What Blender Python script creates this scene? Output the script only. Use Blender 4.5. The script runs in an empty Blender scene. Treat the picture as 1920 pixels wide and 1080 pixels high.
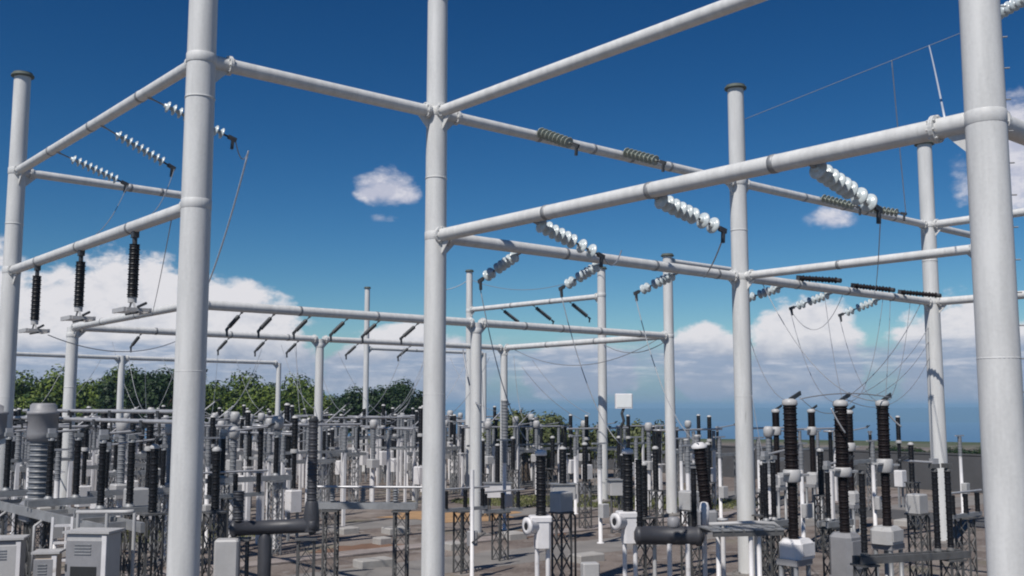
import bpy, math, random
from mathutils import Vector, Matrix

random.seed(7)
S = bpy.context.scene
COL = S.collection
R = math.radians

# ------------------------------------------------------------------ camera
CAMH = 4.75                     # eye height above the gravel
F = 1930.7                      # focal length in pixels of the 1920 wide photograph
PIT = R(6.61)
cd = bpy.data.cameras.new('camera')
cam = bpy.data.objects.new('camera', cd)
COL.objects.link(cam)
cd.sensor_width = 36.0
cd.lens = F / 1920 * 36.0
cd.clip_start = 0.1
cd.clip_end = 60000
cam.location = (0, 0, CAMH)
cam.rotation_euler = (R(90) + PIT, 0, 0)
S.camera = cam

# ------------------------------------------------------------------ world: sky and clouds
SUN_EL, SUN_AZ = R(52), R(209)          # azimuth measured from +Y towards +X
W = bpy.data.worlds.new("World")
S.world = W
W.use_nodes = True
nt = W.node_tree
nt.nodes.clear()


class N:
    """small expression builder on a node tree"""
    def __init__(self, tree):
        self.t = tree

    def _put(self, sock, v):
        if isinstance(v, (int, float)):
            sock.default_value = v
        elif isinstance(v, (tuple, list)):
            sock.default_value = v
        else:
            self.t.links.new(v, sock)

    def m(self, op, a, b=0.0, c=0.0, clamp=False):
        n = self.t.nodes.new('ShaderNodeMath')
        n.operation = op
        n.use_clamp = clamp
        self._put(n.inputs[0], a); self._put(n.inputs[1], b); self._put(n.inputs[2], c)
        return n.outputs[0]

    def add(self, a, b): return self.m('ADD', a, b)
    def sub(self, a, b): return self.m('SUBTRACT', a, b)
    def mul(self, a, b): return self.m('MULTIPLY', a, b)
    def mx(self, a, b): return self.m('MAXIMUM', a, b)
    def mn(self, a, b): return self.m('MINIMUM', a, b)

    def smooth(self, v, lo, hi, a=0.0, b=1.0):
        n = self.t.nodes.new('ShaderNodeMapRange')
        n.interpolation_type = 'SMOOTHSTEP'
        self._put(n.inputs['Value'], v)
        n.inputs['From Min'].default_value = lo; n.inputs['From Max'].default_value = hi
        n.inputs['To Min'].default_value = a; n.inputs['To Max'].default_value = b
        return n.outputs[0]

    def noise(self, vec, scale, detail=6, rough=0.55, dist=0.0):
        n = self.t.nodes.new('ShaderNodeTexNoise')
        self.t.links.new(vec, n.inputs['Vector'])
        n.inputs['Scale'].default_value = scale; n.inputs['Detail'].default_value = detail
        n.inputs['Roughness'].default_value = rough; n.inputs['Distortion'].default_value = dist
        return n.outputs['Fac']

    def mix(self, fac, a, b):
        n = self.t.nodes.new('ShaderNodeMix')
        n.data_type = 'RGBA'
        self._put(n.inputs[0], fac)
        self._put(n.inputs[6], a); self._put(n.inputs[7], b)
        return n.outputs[2]

    def xyz(self, x, y, z):
        n = self.t.nodes.new('ShaderNodeCombineXYZ')
        self._put(n.inputs[0], x); self._put(n.inputs[1], y); self._put(n.inputs[2], z)
        return n.outputs[0]


w = N(nt)
tc = nt.nodes.new('ShaderNodeTexCoord')
sp = nt.nodes.new('ShaderNodeSeparateXYZ')
nt.links.new(tc.outputs['Generated'], sp.inputs[0])
DX, DY, DZ = sp.outputs
AZ = w.mul(w.m('ARCTAN2', DX, DY), 180 / math.pi)
EL = w.mul(w.m('ARCSINE', DZ), 180 / math.pi)
sky = nt.nodes.new('ShaderNodeTexSky')
sky.sky_type = 'NISHITA'
sky.sun_disc = False
sky.sun_elevation = SUN_EL
sky.sun_rotation = SUN_AZ
sky.altitude = 300
sky.air_density = 1.0
sky.dust_density = 0.0
sky.ozone_density = 3.0
hs = nt.nodes.new('ShaderNodeHueSaturation')
hs.inputs['Saturation'].default_value = 1.30
hs.inputs['Hue'].default_value = 0.494
nt.links.new(sky.outputs[0], hs.inputs['Color'])
vm = nt.nodes.new('ShaderNodeVectorMath'); vm.operation = 'SCALE'
vm.inputs['Scale'].default_value = 0.085
nt.links.new(hs.outputs[0], vm.inputs[0])
gmn = nt.nodes.new('ShaderNodeGamma')
gmn.inputs['Gamma'].default_value = 1.45
nt.links.new(vm.outputs[0], gmn.inputs['Color'])
vm2 = nt.nodes.new('ShaderNodeVectorMath'); vm2.operation = 'SCALE'
vm2.inputs['Scale'].default_value = 1 / 0.085
nt.links.new(gmn.outputs[0], vm2.inputs[0])
SKY = vm2.outputs[0]

dirv = tc.outputs['Generated']
mp = nt.nodes.new('ShaderNodeMapping')
mp.inputs['Scale'].default_value = (1, 1, 1.7)
nt.links.new(dirv, mp.inputs[0])
n1 = w.noise(mp.outputs[0], 13, 9, 0.56, 0.3)
n2 = w.noise(mp.outputs[0], 48, 6, 0.6, 0.2)
n3 = w.noise(mp.outputs[0], 5, 3, 0.5, 0.0)
NZ = w.add(w.mul(w.sub(n1, 0.5), 1.7), w.mul(w.sub(n2, 0.5), 0.8))


def px_az(x): return math.degrees(math.atan2(x - 960, F))
def px_el(y): return math.degrees(math.atan2(540 - y, F)) + math.degrees(PIT)


# cumulus heaps: azimuth, elevation of the base, half width, height (degrees), weight
def heap(x, ytop, ybase, halfw, k=1.0):
    a, e0, e1 = px_az(x), px_el(ybase), px_el(ytop)
    ra = math.degrees(halfw / F)
    u = w.m('DIVIDE', w.sub(AZ, a), ra)
    v = w.m('DIVIDE', w.sub(EL, e0), (e1 - e0))
    f = w.sub(1.0, w.add(w.mul(u, u), w.mul(v, v)))
    return w.mul(f, k), v


heaps = [heap(235, 468, 690, 150), heap(120, 505, 700, 170), heap(420, 530, 680, 190), heap(-120, 460, 700, 220),
         heap(1325, 612, 690, 85), heap(1510, 545, 700, 110), heap(1815, 562, 700, 135), heap(1985, 590, 700, 120), heap(760, 604, 705, 170), heap(1090, 640, 700, 120),
         heap(2300, 480, 700, 260), heap(-480, 520, 700, 240), heap(2700, 500, 700, 200), heap(-900, 480, 700, 240)]
fld = None
shade = None
for f, v in heaps:
    fld = f if fld is None else w.mx(fld, f)
cum = w.smooth(w.add(fld, w.mul(NZ, 0.85)), 0.02, 0.34)
# small separate clouds
small = [heap(722, 316, 356, 62), heap(752, 342, 366, 38), heap(690, 346, 366, 34), heap(1930, 215, 330, 75, 1.3), heap(1820, 330, 375, 30, 0.6), heap(1565, 398, 420, 62, 0.62), heap(715, 402, 412, 26, 0.45)]
fs = None
for f, v in small:
    fs = f if fs is None else w.mx(fs, f)
lowm = w.smooth(w.add(w.mul(fs, 0.8), w.mul(NZ, 1.25)), -0.05, 0.8)
# low layered bank all round the horizon
lay = nt.nodes.new('ShaderNodeMapping')
lay.inputs['Scale'].default_value = (1, 1, 6.5)
nt.links.new(dirv, lay.inputs[0])
n4 = w.noise(lay.outputs[0], 9, 8, 0.6, 0.2)
n5 = w.noise(lay.outputs[0], 26, 6, 0.6, 0.2)
bank_top = w.add(3.6, w.mul(w.sub(n3, 0.5), 4.5))
bank = w.sub(w.m('DIVIDE', w.sub(bank_top, EL), 1.6), 0.0)
bank = w.smooth(w.add(w.mn(bank, 0.75), w.mul(w.sub(n4, 0.5), 2.0)), 0.0, 0.8)
bank = w.mul(bank, w.smooth(EL, 0.9, 2.5))
# colours
cshade = w.add(w.smooth(EL, 2.3, 4.0), w.mul(w.sub(n2, 0.5), 1.3))
cshade = w.add(cshade, w.mul(w.sub(n1, 0.5), 1.3))
cshade = w.m('MINIMUM', w.m('MAXIMUM', cshade, 0.0), 1.0)
CUMC = w.mix(cshade, (4.0, 4.6, 5.9, 1), (9.3, 9.1, 9.4, 1))
BNKC = w.mix(w.smooth(n5, 0.42, 0.72), (3.6, 4.5, 6.1, 1), (7.6, 7.8, 8.6, 1))
HAZE = (1.15, 3.0, 5.2, 1)
base = w.mix(w.smooth(EL, 4.5, 0.6, 0.0, 0.75), SKY, HAZE)
c1 = w.mix(w.mul(cum, 0.97), base, CUMC)
c2 = w.mix(w.mul(bank, 0.86), c1, BNKC)
c3 = w.mix(w.mul(lowm, 0.88), c2, w.mix(w.smooth(n2, 0.4, 0.62), (6.6, 6.7, 7.9, 1), (9.0, 8.8, 9.4, 1)))
bg = nt.nodes.new('ShaderNodeBackground')
bg.inputs['Strength'].default_value = 0.085
nt.links.new(c3, bg.inputs['Color'])
wo = nt.nodes.new('ShaderNodeOutputWorld')
nt.links.new(bg.outputs[0], wo.inputs['Surface'])

# ------------------------------------------------------------------ sun
sd = bpy.data.lights.new('sun', 'SUN')
sd.energy = 4.45
sd.angle = R(0.5)
sd.color = (1.0, 0.955, 0.90)
sun = bpy.data.objects.new('sun', sd)
COL.objects.link(sun)
tosun = Vector((math.sin(SUN_AZ) * math.cos(SUN_EL), math.cos(SUN_AZ) * math.cos(SUN_EL), math.sin(SUN_EL)))
sun.rotation_euler = tosun.to_track_quat('Z', 'Y').to_euler()
sun.location = tosun * 60

S.view_settings.view_transform = 'Standard'
S.view_settings.look = 'None'
S.view_settings.exposure = 0.0
S.view_settings.gamma = 1.0
S.view_settings.use_curve_mapping = False
S.render.engine = 'CYCLES'
S.cycles.max_bounces = 6
S.cycles.volume_bounces = 0
S.cycles.filter_width = 2.0

# ------------------------------------------------------------------ helpers: sight lines
cp, spn = math.cos(PIT), math.sin(PIT)
EYE = Vector((0, 0, CAMH))


def ray(x, y):
    u, v = (x - 960) / F, (540 - y) / F
    return Vector((u, cp - v * spn, spn + v * cp))


def at(x, y, Y):
    d = ray(x, y)
    return EYE + d * (Y / d.y)


def gnd(x, y, z=0.0):
    d = ray(x, y)
    return EYE + d * ((z - CAMH) / d.z)


def proj(p):
    q = Vector(p) - EYE
    d = q.y * cp + q.z * spn
    u = -q.y * spn + q.z * cp
    return 960 + F * q.x / d, 540 - F * u / d


def foot(x, Y):
    """ground point below the sight line at picture column x, Y metres away"""
    p = at(x, 800, Y)
    return Vector((p.x, p.y, 0))


# yard axes
TH = R(40.38)
D2 = Vector((math.cos(TH), math.sin(TH), 0))
D1 = Vector((-math.sin(TH), math.cos(TH), 0))
ORG = Vector((-1.733, 22.34, 0))
SU, SV = 11.0, 12.19
RZ = TH


def uv(u, v):
    return ORG + D2 * (u * SU) + D1 * (v * SV)


# ------------------------------------------------------------------ materials
def mat(name, col, rough=0.6, metal=0.0, var=0.12, scale=3.0, bump=0.0, bscale=40.0, stain=None, spec=0.5, fine=25.0, stretch=None):
    m = bpy.data.materials.new(name)
    m.use_nodes = True
    t = m.node_tree
    b = t.nodes['Principled BSDF']
    e = N(t)
    co = t.nodes.new('ShaderNodeTexCoord')
    gm = t.nodes.new('ShaderNodeNewGeometry')
    vec = gm.outputs['Position']
    if stretch:
        mp_ = t.nodes.new('ShaderNodeMapping')
        mp_.inputs['Scale'].default_value = stretch
        t.links.new(vec, mp_.inputs[0])
        vec = mp_.outputs[0]
    a = e.noise(vec, scale, 5, 0.6)
    f = e.noise(gm.outputs['Position'], fine, 4, 0.6)
    fac = e.add(e.mul(a, 0.7), e.mul(f, 0.3))
    lo = tuple(c * (1 - var) for c in col) + (1,)
    hi = tuple(min(1, c * (1 + var)) for c in col) + (1,)
    c = e.mix(e.smooth(fac, 0.32, 0.68), lo, hi)
    if stain:
        scol, thr, ssc = stain
        s = e.noise(vec, ssc, 6, 0.65)
        c = e.mix(e.smooth(s, thr, thr + 0.16), c, tuple(scol) + (1,))
    t.links.new(c, b.inputs['Base Color'])
    rr = e.smooth(fac, 0.3, 0.7, max(0.05, rough - 0.08), min(1, rough + 0.08))
    t.links.new(rr, b.inputs['Roughness'])
    b.inputs['Metallic'].default_value = metal
    b.inputs['Specular IOR Level'].default_value = spec
    if bump:
        bn = t.nodes.new('ShaderNodeBump')
        bn.inputs['Strength'].default_value = bump
        bn.inputs['Distance'].default_value = 0.02
        t.links.new(e.noise(gm.outputs['Position'], bscale, 5, 0.6), bn.inputs['Height'])
        t.links.new(bn.outputs[0], b.inputs['Normal'])
    return m


M = {}
M['steel'] = mat('painted steel', (0.60, 0.60, 0.585), 0.55, 0, 0.10, 1.6, 0.10, 50, stain=((0.36, 0.365, 0.345), 0.64, 2.4), fine=22, stretch=(3.5, 3.5, 0.4), spec=0.4)
M['galv'] = mat('galvanised steel', (0.28, 0.285, 0.29), 0.5, 0.25, 0.18, 3, 0.05, 60)
M['lattice'] = mat('weathered lattice steel', (0.10, 0.10, 0.10), 0.65, 0.1, 0.25, 3, stain=((0.12, 0.07, 0.05), 0.6, 5))
M['dark'] = mat('dark fitting', (0.06, 0.062, 0.066), 0.5, 0.3, 0.2, 6)
M['cap'] = mat('cap plate', (0.085, 0.10, 0.085), 0.7, 0, 0.2, 6)
M['brown'] = mat('brown glazed porcelain', (0.012, 0.0085, 0.009), 0.6, 0, 0.25, 5, spec=0.12)
M['black'] = mat('black glazed porcelain', (0.010, 0.010, 0.012), 0.45, 0, 0.25, 5, spec=0.25)
M['grey_porc'] = mat('grey porcelain', (0.20, 0.208, 0.22), 0.5, 0, 0.14, 5, spec=0.3)
M['disc'] = mat('pale glazed disc', (0.50, 0.56, 0.58), 0.25, 0, 0.16, 9, spec=0.5)
M['dark_disc'] = mat('dark grey disc', (0.055, 0.06, 0.065), 0.4, 0, 0.15, 6)
M['dull_disc'] = mat('dusty green grey disc', (0.34, 0.36, 0.30), 0.35, 0, 0.15, 6)
M['tank'] = mat('dark grey tank paint', (0.042, 0.043, 0.05), 0.5, 0, 0.12, 2, stain=((0.14, 0.13, 0.12), 0.62, 3))
M['midgrey'] = mat('mid grey paint', (0.24, 0.24, 0.25), 0.5, 0, 0.12, 2, stain=((0.15, 0.14, 0.13), 0.64, 3))
M['white'] = mat('white paint', (0.68, 0.665, 0.665), 0.5, 0, 0.08, 2, stain=((0.42, 0.39, 0.36), 0.60, 3))
M['pale'] = mat('pale grey paint', (0.42, 0.415, 0.41), 0.5, 0, 0.08, 2, stain=((0.33, 0.31, 0.29), 0.64, 3))
M['tan'] = mat('tan paint', (0.50, 0.40, 0.30), 0.6, 0, 0.12, 3)
M['wire'] = mat('aluminium conductor', (0.30, 0.31, 0.33), 0.45, 0.3, 0.1, 10)
M['bright_wire'] = mat('bright aluminium conductor', (0.62, 0.66, 0.72), 0.35, 0.2, 0.05, 10)
M['tube'] = mat('aluminium bus tube', (0.42, 0.42, 0.43), 0.4, 0.3, 0.1, 4)
M['concrete'] = mat('concrete', (0.20, 0.187, 0.175), 0.9, 0, 0.16, 0.9, 0.35, 18, stain=((0.20, 0.18, 0.165), 0.56, 0.7))
M['pad'] = mat('pad concrete', (0.36, 0.345, 0.325), 0.9, 0, 0.14, 1.5, 0.3, 18, stain=((0.22, 0.2, 0.185), 0.58, 1.6))
M['cover'] = mat('trench cover concrete', (0.26, 0.225, 0.21), 0.9, 0, 0.2, 1.2, 0.3, 16, stain=((0.16, 0.12, 0.105), 0.55, 1.0))
M['asphalt'] = mat('worn asphalt', (0.075, 0.073, 0.072), 0.9, 0, 0.2, 0.8, 0.4, 30)
M['soil'] = mat('orange soil', (0.36, 0.22, 0.11), 0.95, 0, 0.2, 1.5, 0.5, 14)
M['rust'] = mat('reddish soil', (0.17, 0.095, 0.06), 0.95, 0, 0.25, 1.5, 0.5, 14)
M['wall'] = mat('grey block wall', (0.070, 0.070, 0.073), 0.9, 0, 0.16, 0.7, 0.3, 20, stain=((0.10, 0.095, 0.09), 0.58, 0.8))
M['glass'] = mat('lamp glass', (0.80, 0.82, 0.80), 0.15, 0, 0.03, 3)
M['hole'] = mat('dark opening', (0.02, 0.02, 0.022), 0.5, 0, 0.2, 5)
M['bark'] = mat('bark', (0.10, 0.075, 0.055), 0.9, 0, 0.25, 8, 0.5, 20)
M['glaze'] = mat('dark window glass', (0.03, 0.033, 0.036), 0.12, 0, 0.1, 1.0)


def leafmat(name, a, b):
    m = bpy.data.materials.new(name)
    m.use_nodes = True
    t = m.node_tree
    bs = t.nodes['Principled BSDF']
    e = N(t)
    gm = t.nodes.new('ShaderNodeNewGeometry')
    f = e.noise(gm.outputs['Position'], 0.8, 3, 0.5)
    isl = gm.outputs['Random Per Island']
    c = e.mix(e.smooth(e.add(e.mul(f, 0.6), e.mul(isl, 0.4)), 0.3, 0.7), tuple(a) + (1,), tuple(b) + (1,))
    t.links.new(c, bs.inputs['Base Color'])
    bs.inputs['Roughness'].default_value = 0.55
    bs.inputs['Specular IOR Level'].default_value = 0.25
    bs.inputs['Subsurface Weight'].default_value = 0.0
    return m


M['leaf'] = leafmat('leaf green', (0.022, 0.05, 0.010), (0.12, 0.16, 0.024))
M['leafd'] = leafmat('leaf dark green', (0.012, 0.026, 0.010), (0.03, 0.056, 0.016))
M['leafo'] = leafmat('leaf olive', (0.05, 0.065, 0.025), (0.12, 0.135, 0.05))


def ground_material():
    m = bpy.data.materials.new('gravel yard')
    m.use_nodes = True
    t = m.node_tree
    b = t.nodes['Principled BSDF']
    e = N(t)
    gm = t.nodes.new('ShaderNodeNewGeometry')
    P = gm.outputs['Position']
    big = e.noise(P, 0.11, 5, 0.6, 0.4)
    mid = e.noise(P, 0.5, 5, 0.65)
    fine = e.noise(P, 9, 4, 0.7)
    vo = t.nodes.new('ShaderNodeTexVoronoi')
    t.links.new(P, vo.inputs['Vector'])
    vo.inputs['Scale'].default_value = 16
    c = e.mix(e.smooth(big, 0.36, 0.64), (0.135, 0.105, 0.088, 1), (0.215, 0.178, 0.152, 1))
    c = e.mix(e.smooth(mid, 0.44, 0.60, 0, 0.85), c, (0.080, 0.055, 0.042, 1))
    c = e.mix(e.smooth(e.noise(P, 0.9, 5, 0.65), 0.56, 0.66, 0, 0.6), c, (0.27, 0.25, 0.235, 1))
    c = e.mix(e.smooth(e.noise(P, 0.23, 4, 0.6), 0.56, 0.68, 0, 0.6), c, (0.16, 0.15, 0.085, 1))
    c = e.mix(e.smooth(fine, 0.3, 0.7, 0, 0.35), c, (0.29, 0.265, 0.25, 1))
    t.links.new(c, b.inputs['Base Color'])
    b.inputs['Roughness'].default_value = 0.95
    bn = t.nodes.new('ShaderNodeBump')
    bn.inputs['Strength'].default_value = 0.6
    bn.inputs['Distance'].default_value = 0.03
    t.links.new(e.add(vo.outputs['Distance'], fine), bn.inputs['Height'])
    t.links.new(bn.outputs[0], b.inputs['Normal'])
    # beyond the yard: scrub
    ln = t.nodes.new('ShaderNodeVectorMath'); ln.operation = 'DISTANCE'
    t.links.new(P, ln.inputs[0]); ln.inputs[1].default_value = (0, 50, 0)
    sc = e.smooth(e.add(ln.outputs['Value'], e.mul(e.sub(big, 0.5), 60)), 80, 110)
    sc2 = e.mix(mid, (0.03, 0.05, 0.02, 1), (0.09, 0.11, 0.04, 1))
    c = e.mix(sc, c, sc2)
    t.links.new(c, b.inputs['Base Color'])
    return m


M['ground'] = ground_material()


# ------------------------------------------------------------------ mesh builder
class MB:
    def __init__(self):
        self.v, self.f, self.sm = [], [], []

    def add(self, vs, fs, smooth=True):
        o = len(self.v)
        self.v += [tuple(q) for q in vs]
        for q in fs:
            self.f.append(tuple(i + o for i in q))
            self.sm.append(smooth)
        return self

    def box(self, c, s, rz=0.0, mtx=None, top=1.0):
        hx, hy, hz = s[0] / 2, s[1] / 2, s[2] / 2
        vs = [Vector((x * (hx if z < 0 else hx * top), y * (hy if z < 0 else hy * top), z * hz)) for z in (-1, 1) for y in (-1, 1) for x in (-1, 1)]
        r = mtx if mtx else Matrix.Rotation(rz, 3, 'Z')
        vs = [r @ q + Vector(c) for q in vs]
        return self.add(vs, [(0, 2, 3, 1), (4, 5, 7, 6), (0, 1, 5, 4), (2, 6, 7, 3), (0, 4, 6, 2), (1, 3, 7, 5)], False)

    def rbox(self, c, s, b=0.03, rz=0.0):
        """box with chamfered vertical and top edges"""
        hx, hy = s[0] / 2, s[1] / 2
        z0, z1 = -s[2] / 2, s[2] / 2
        rot = Matrix.Rotation(rz, 3, 'Z')

        def loop(i, z):
            x, y = hx - i, hy - i
            return [Vector(q) for q in ((x - b, -y, z), (x, -y + b, z), (x, y - b, z), (x - b, y, z), (-x + b, y, z), (-x, y - b, z), (-x, -y + b, z), (-x + b, -y, z))]
        ls = [loop(0, z0), loop(0, z1 - b), loop(b * 0.7, z1)]
        vs = [rot @ q + Vector(c) for l in ls for q in l]
        fs = []
        for k in range(2):
            for i in range(8):
                j = (i + 1) % 8
                fs.append((k * 8 + i, k * 8 + j, (k + 1) * 8 + j, (k + 1) * 8 + i))
        fs.append(tuple(range(16, 24)))
        fs.append(tuple(reversed(range(0, 8))))
        return self.add(vs, fs, False)

    def bar(self, a, b, wd, ht=None, up=(0, 0, 1)):
        a, b = Vector(a), Vector(b)
        d = b - a
        L = d.length
        z = d.normalized()
        u = Vector(up)
        if abs(z.dot(u)) > 0.95:
            u = Vector((1, 0, 0))
        x = u.cross(z).normalized()
        y = z.cross(x)
        m_ = Matrix((x, y, z)).transposed()
        return self.box((a + b) / 2, (wd, ht or wd, L), mtx=m_)

    def lathe(self, prof, a=(0, 0, 0), axis=(0, 0, 1), seg=16, smooth=True, caps=True):
        a, z = Vector(a), Vector(axis).normalized()
        u = Vector((1, 0, 0)) if abs(z.x) < 0.9 else Vector((0, 1, 0))
        x = (u - z * u.dot(z)).normalized()
        y = z.cross(x)
        vs, fs = [], []
        for (r, h) in prof:
            for k in range(seg):
                t = 2 * math.pi * k / seg
                vs.append(a + z * h + (x * math.cos(t) + y * math.sin(t)) * r)
        for i in range(len(prof) - 1):
            for k in range(seg):
                j = (k + 1) % seg
                fs.append((i * seg + k, i * seg + j, (i + 1) * seg + j, (i + 1) * seg + k))
        self.add(vs, fs, smooth)
        if caps:
            self.add(vs[:seg], [tuple(reversed(range(seg)))], False)
            self.add(vs[-seg:], [tuple(range(seg))], False)
        return self

    def tube(self, a, b, r, seg=10, r2=None):
        a, b = Vector(a), Vector(b)
        return self.lathe([(r, 0), (r if r2 is None else r2, (b - a).length)], a, b - a, seg)

    def poly(self, pts, r, seg=6):
        pts = [Vector(p) for p in pts]
        vs, fs = [], []
        n = len(pts)
        px = None
        for i, p in enumerate(pts):
            t = (pts[min(i + 1, n - 1)] - pts[max(i - 1, 0)]).normalized()
            if px is None:
                u = Vector((0, 0, 1)) if abs(t.z) < 0.9 else Vector((1, 0, 0))
                px = (u - t * u.dot(t)).normalized()
            else:
                px = (px - t * px.dot(t)).normalized()
            y = t.cross(px)
            for k in range(seg):
                g = 2 * math.pi * k / seg
                vs.append(p + (px * math.cos(g) + y * math.sin(g)) * r)
        for i in range(n - 1):
            for k in range(seg):
                j = (k + 1) % seg
                fs.append((i * seg + k, i * seg + j, (i + 1) * seg + j, (i + 1) * seg + k))
        fs.append(tuple(reversed(range(seg))))
        fs.append(tuple(range((n - 1) * seg, n * seg)))
        return self.add(vs, fs)

    def mesh(self, name, m):
        me = bpy.data.meshes.new(name)
        me.from_pydata(self.v, [], self.f)
        me.polygons.foreach_set('use_smooth', self.sm)
        me.materials.append(m)
        me.update()
        return me


def obj(name, mb, m, parent=None, loc=None, label=None, kind=None):
    me = mb.mesh(name, m) if isinstance(mb, MB) else mb
    o = bpy.data.objects.new(name, me)
    COL.objects.link(o)
    if parent:
        o.parent = parent
    if loc is not None:
        o.location = loc
    if label:
        o['label'] = label
    if kind:
        o['kind'] = kind
    return o


def tag(o, label, cat, group=None):
    o['label'] = label
    o['category'] = cat
    if group:
        o['group'] = group
    return o


def thing(name, label, cat, loc=(0, 0, 0), rz=0.0, group=None):
    o = bpy.data.objects.new(name, None)
    COL.objects.link(o)
    o.empty_display_size = 0.3
    o.location = loc
    o.rotation_euler = (0, 0, rz)
    return tag(o, label, cat, group)


def kids(o):
    return [c for c in ALLKIDS.get(o.name, [])]


def dup(root, loc, rz=None, label=None, group=None, scale=None):
    def cp_(o, parent):
        c = o.copy()
        COL.objects.link(c)
        c.parent = parent
        for ch in list(o.children):
            cp_(ch, c)
        return c
    r = cp_(root, None)
    r.location = loc
    if rz is not None:
        r.rotation_euler = (0, 0, rz)
    if label:
        r['label'] = label
    if group:
        r['group'] = group
    if scale:
        r.scale = scale
    return r


def sheds(n, r0, r1, h):
    """porcelain profile with n sheds on a core"""
    p = [(r0 * 1.12, 0), (r0 * 1.12, h * 0.02), (r0, h * 0.025)]
    s = h * 0.95 / n
    for i in range(n):
        z = h * 0.03 + i * s
        p += [(r0, z + s * 0.1), (r1 if i % 2 == 0 else r1 * 0.9, z + s * 0.35), (r1 * (1 if i % 2 == 0 else 0.9), z + s * 0.45), (r0, z + s * 0.85)]
    p += [(r0, h * 0.98), (r0 * 1.12, h * 0.985), (r0 * 1.12, h)]
    return p


# ------------------------------------------------------------------ setting: ground, sea, hills
def ground_sheet():
    b = MB()
    rings = [0, 30, 60, 90, 112, 125, 160, 260, 480, 900, 1400, 2200]
    zs = [0, 0, 0, 0, 0, -0.8, -6, -24, -55, -84, -93.5, -94]
    seg = 72
    vs = [(0, 50, 0)]
    for r_, z in zip(rings[1:], zs[1:]):
        for k in range(seg):
            t = 2 * math.pi * k / seg
            vs.append((r_ * math.cos(t), 50 + r_ * math.sin(t), z))
    fs = [(0, 1 + k, 1 + (k + 1) % seg) for k in range(seg)]
    for i in range(len(rings) - 2):
        for k in range(seg):
            j = (k + 1) % seg
            fs.append((1 + i * seg + k, 1 + (i + 1) * seg + k, 1 + (i + 1) * seg + j, 1 + i * seg + j))
    b.add(vs, fs)
    o = obj('ground', b, M['ground'])
    o['kind'] = 'structure'


ground_sheet()


def sea():
    m = bpy.data.materials.new('open sea')
    m.use_nodes = True
    t = m.node_tree
    b = t.nodes['Principled BSDF']
    e = N(t)
    gm = t.nodes.new('ShaderNodeNewGeometry')
    c = e.mix(e.noise(gm.outputs['Position'], 0.0012, 5, 0.6), (0.02, 0.08, 0.20, 1), (0.03, 0.12, 0.26, 1))
    t.links.new(c, b.inputs['Base Color'])
    b.inputs['Roughness'].default_value = 0.55
    b.inputs['Specular IOR Level'].default_value = 0.25
    bn = t.nodes.new('ShaderNodeBump')
    bn.inputs['Strength'].default_value = 0.5
    bn.inputs['Distance'].default_value = 1.0
    t.links.new(e.noise(gm.outputs['Position'], 0.05, 4, 0.6), bn.inputs['Height'])
    t.links.new(bn.outputs[0], b.inputs['Normal'])
    q = MB()
    q.lathe([(0.01, 0), (2500, 0), (9000, 0)], (0, 0, -92), (0, 0, 1), 96, caps=False)
    o = obj('sea', q, m)
    o['kind'] = 'structure'


sea()


def hills():
    m = mat('far wooded hills', (0.03, 0.055, 0.055), 0.95, 0, 0.3, 0.003, spec=0.1, fine=0.02)
    b = MB()
    random.seed(3)
    vs, fs = [], []
    n = 150
    rows = 6
    for i in range(n):
        a = R(-60 + 130 * i / (n - 1))
        h = 62 + 26 * math.sin(a * 5 + 0.6) + 17 * math.sin(a * 13 + 1.1) + 8 * math.sin(a * 31) + random.uniform(-4, 4)
        h *= 0.02 + 0.5 * (0.5 + 0.5 * math.sin(a * 4.3 - 0.4))
        for k in range(rows):
            t = k / (rows - 1)
            d = 7300 + 1400 * t
            z = -93 + (h * 0.6 + 74) * math.sin(t * math.pi / 2) ** 1.3 + (random.uniform(-4, 4) if 0 < k < rows - 1 else 0)
            vs.append((d * math.sin(a), d * math.cos(a), z))
    for i in range(n - 1):
        for k in range(rows - 1):
            fs.append((i * rows + k, (i + 1) * rows + k, (i + 1) * rows + k + 1, i * rows + k + 1))
    b.add(vs, fs)
    o = obj('hills', b, m)
    o['kind'] = 'structure'


hills()


def haze():
    m = bpy.data.materials.new('haze air')
    m.use_nodes = True
    t = m.node_tree
    t.nodes.clear()
    o_ = t.nodes.new('ShaderNodeOutputMaterial')
    v = t.nodes.new('ShaderNodeVolumePrincipled')
    v.inputs['Color'].default_value = (0.42, 0.72, 1.0, 1)
    v.inputs['Density'].default_value = 0.00027
    t.links.new(v.outputs[0], o_.inputs['Volume'])
    b = MB()
    b.box((0, 0, -34), (18400, 18400, 124))
    o = obj('haze', b, m)
    o['kind'] = 'stuff'


haze()


def slab(name, pts, m, z=0.004, kind='structure'):
    b = MB()
    n = len(pts)
    b.add([(p[0], p[1], z) for p in pts], [tuple(range(n))], False)
    o = obj(name, b, m)
    if kind:
        o['kind'] = kind
    return o


def strip(name, u0, v0, u1, v1, wd, m, z):
    a, b = uv(u0, v0), uv(u1, v1)
    n = (b - a).normalized().cross(Vector((0, 0, 1))) * wd / 2
    return slab(name, [a - n, b - n, b + n, a + n], m, z)


def patch(name, c, rx, ry, m, z, rot=0.0, n=28, jag=0.25):
    pts = []
    for k in range(n):
        t = 2 * math.pi * k / n
        q = 1 + random.uniform(-jag, jag)
        x, y = rx * math.cos(t) * q, ry * math.sin(t) * q
        pts.append((c.x + x * math.cos(rot) - y * math.sin(rot), c.y + x * math.sin(rot) + y * math.cos(rot)))
    return slab(name, pts, m, z)


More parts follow.
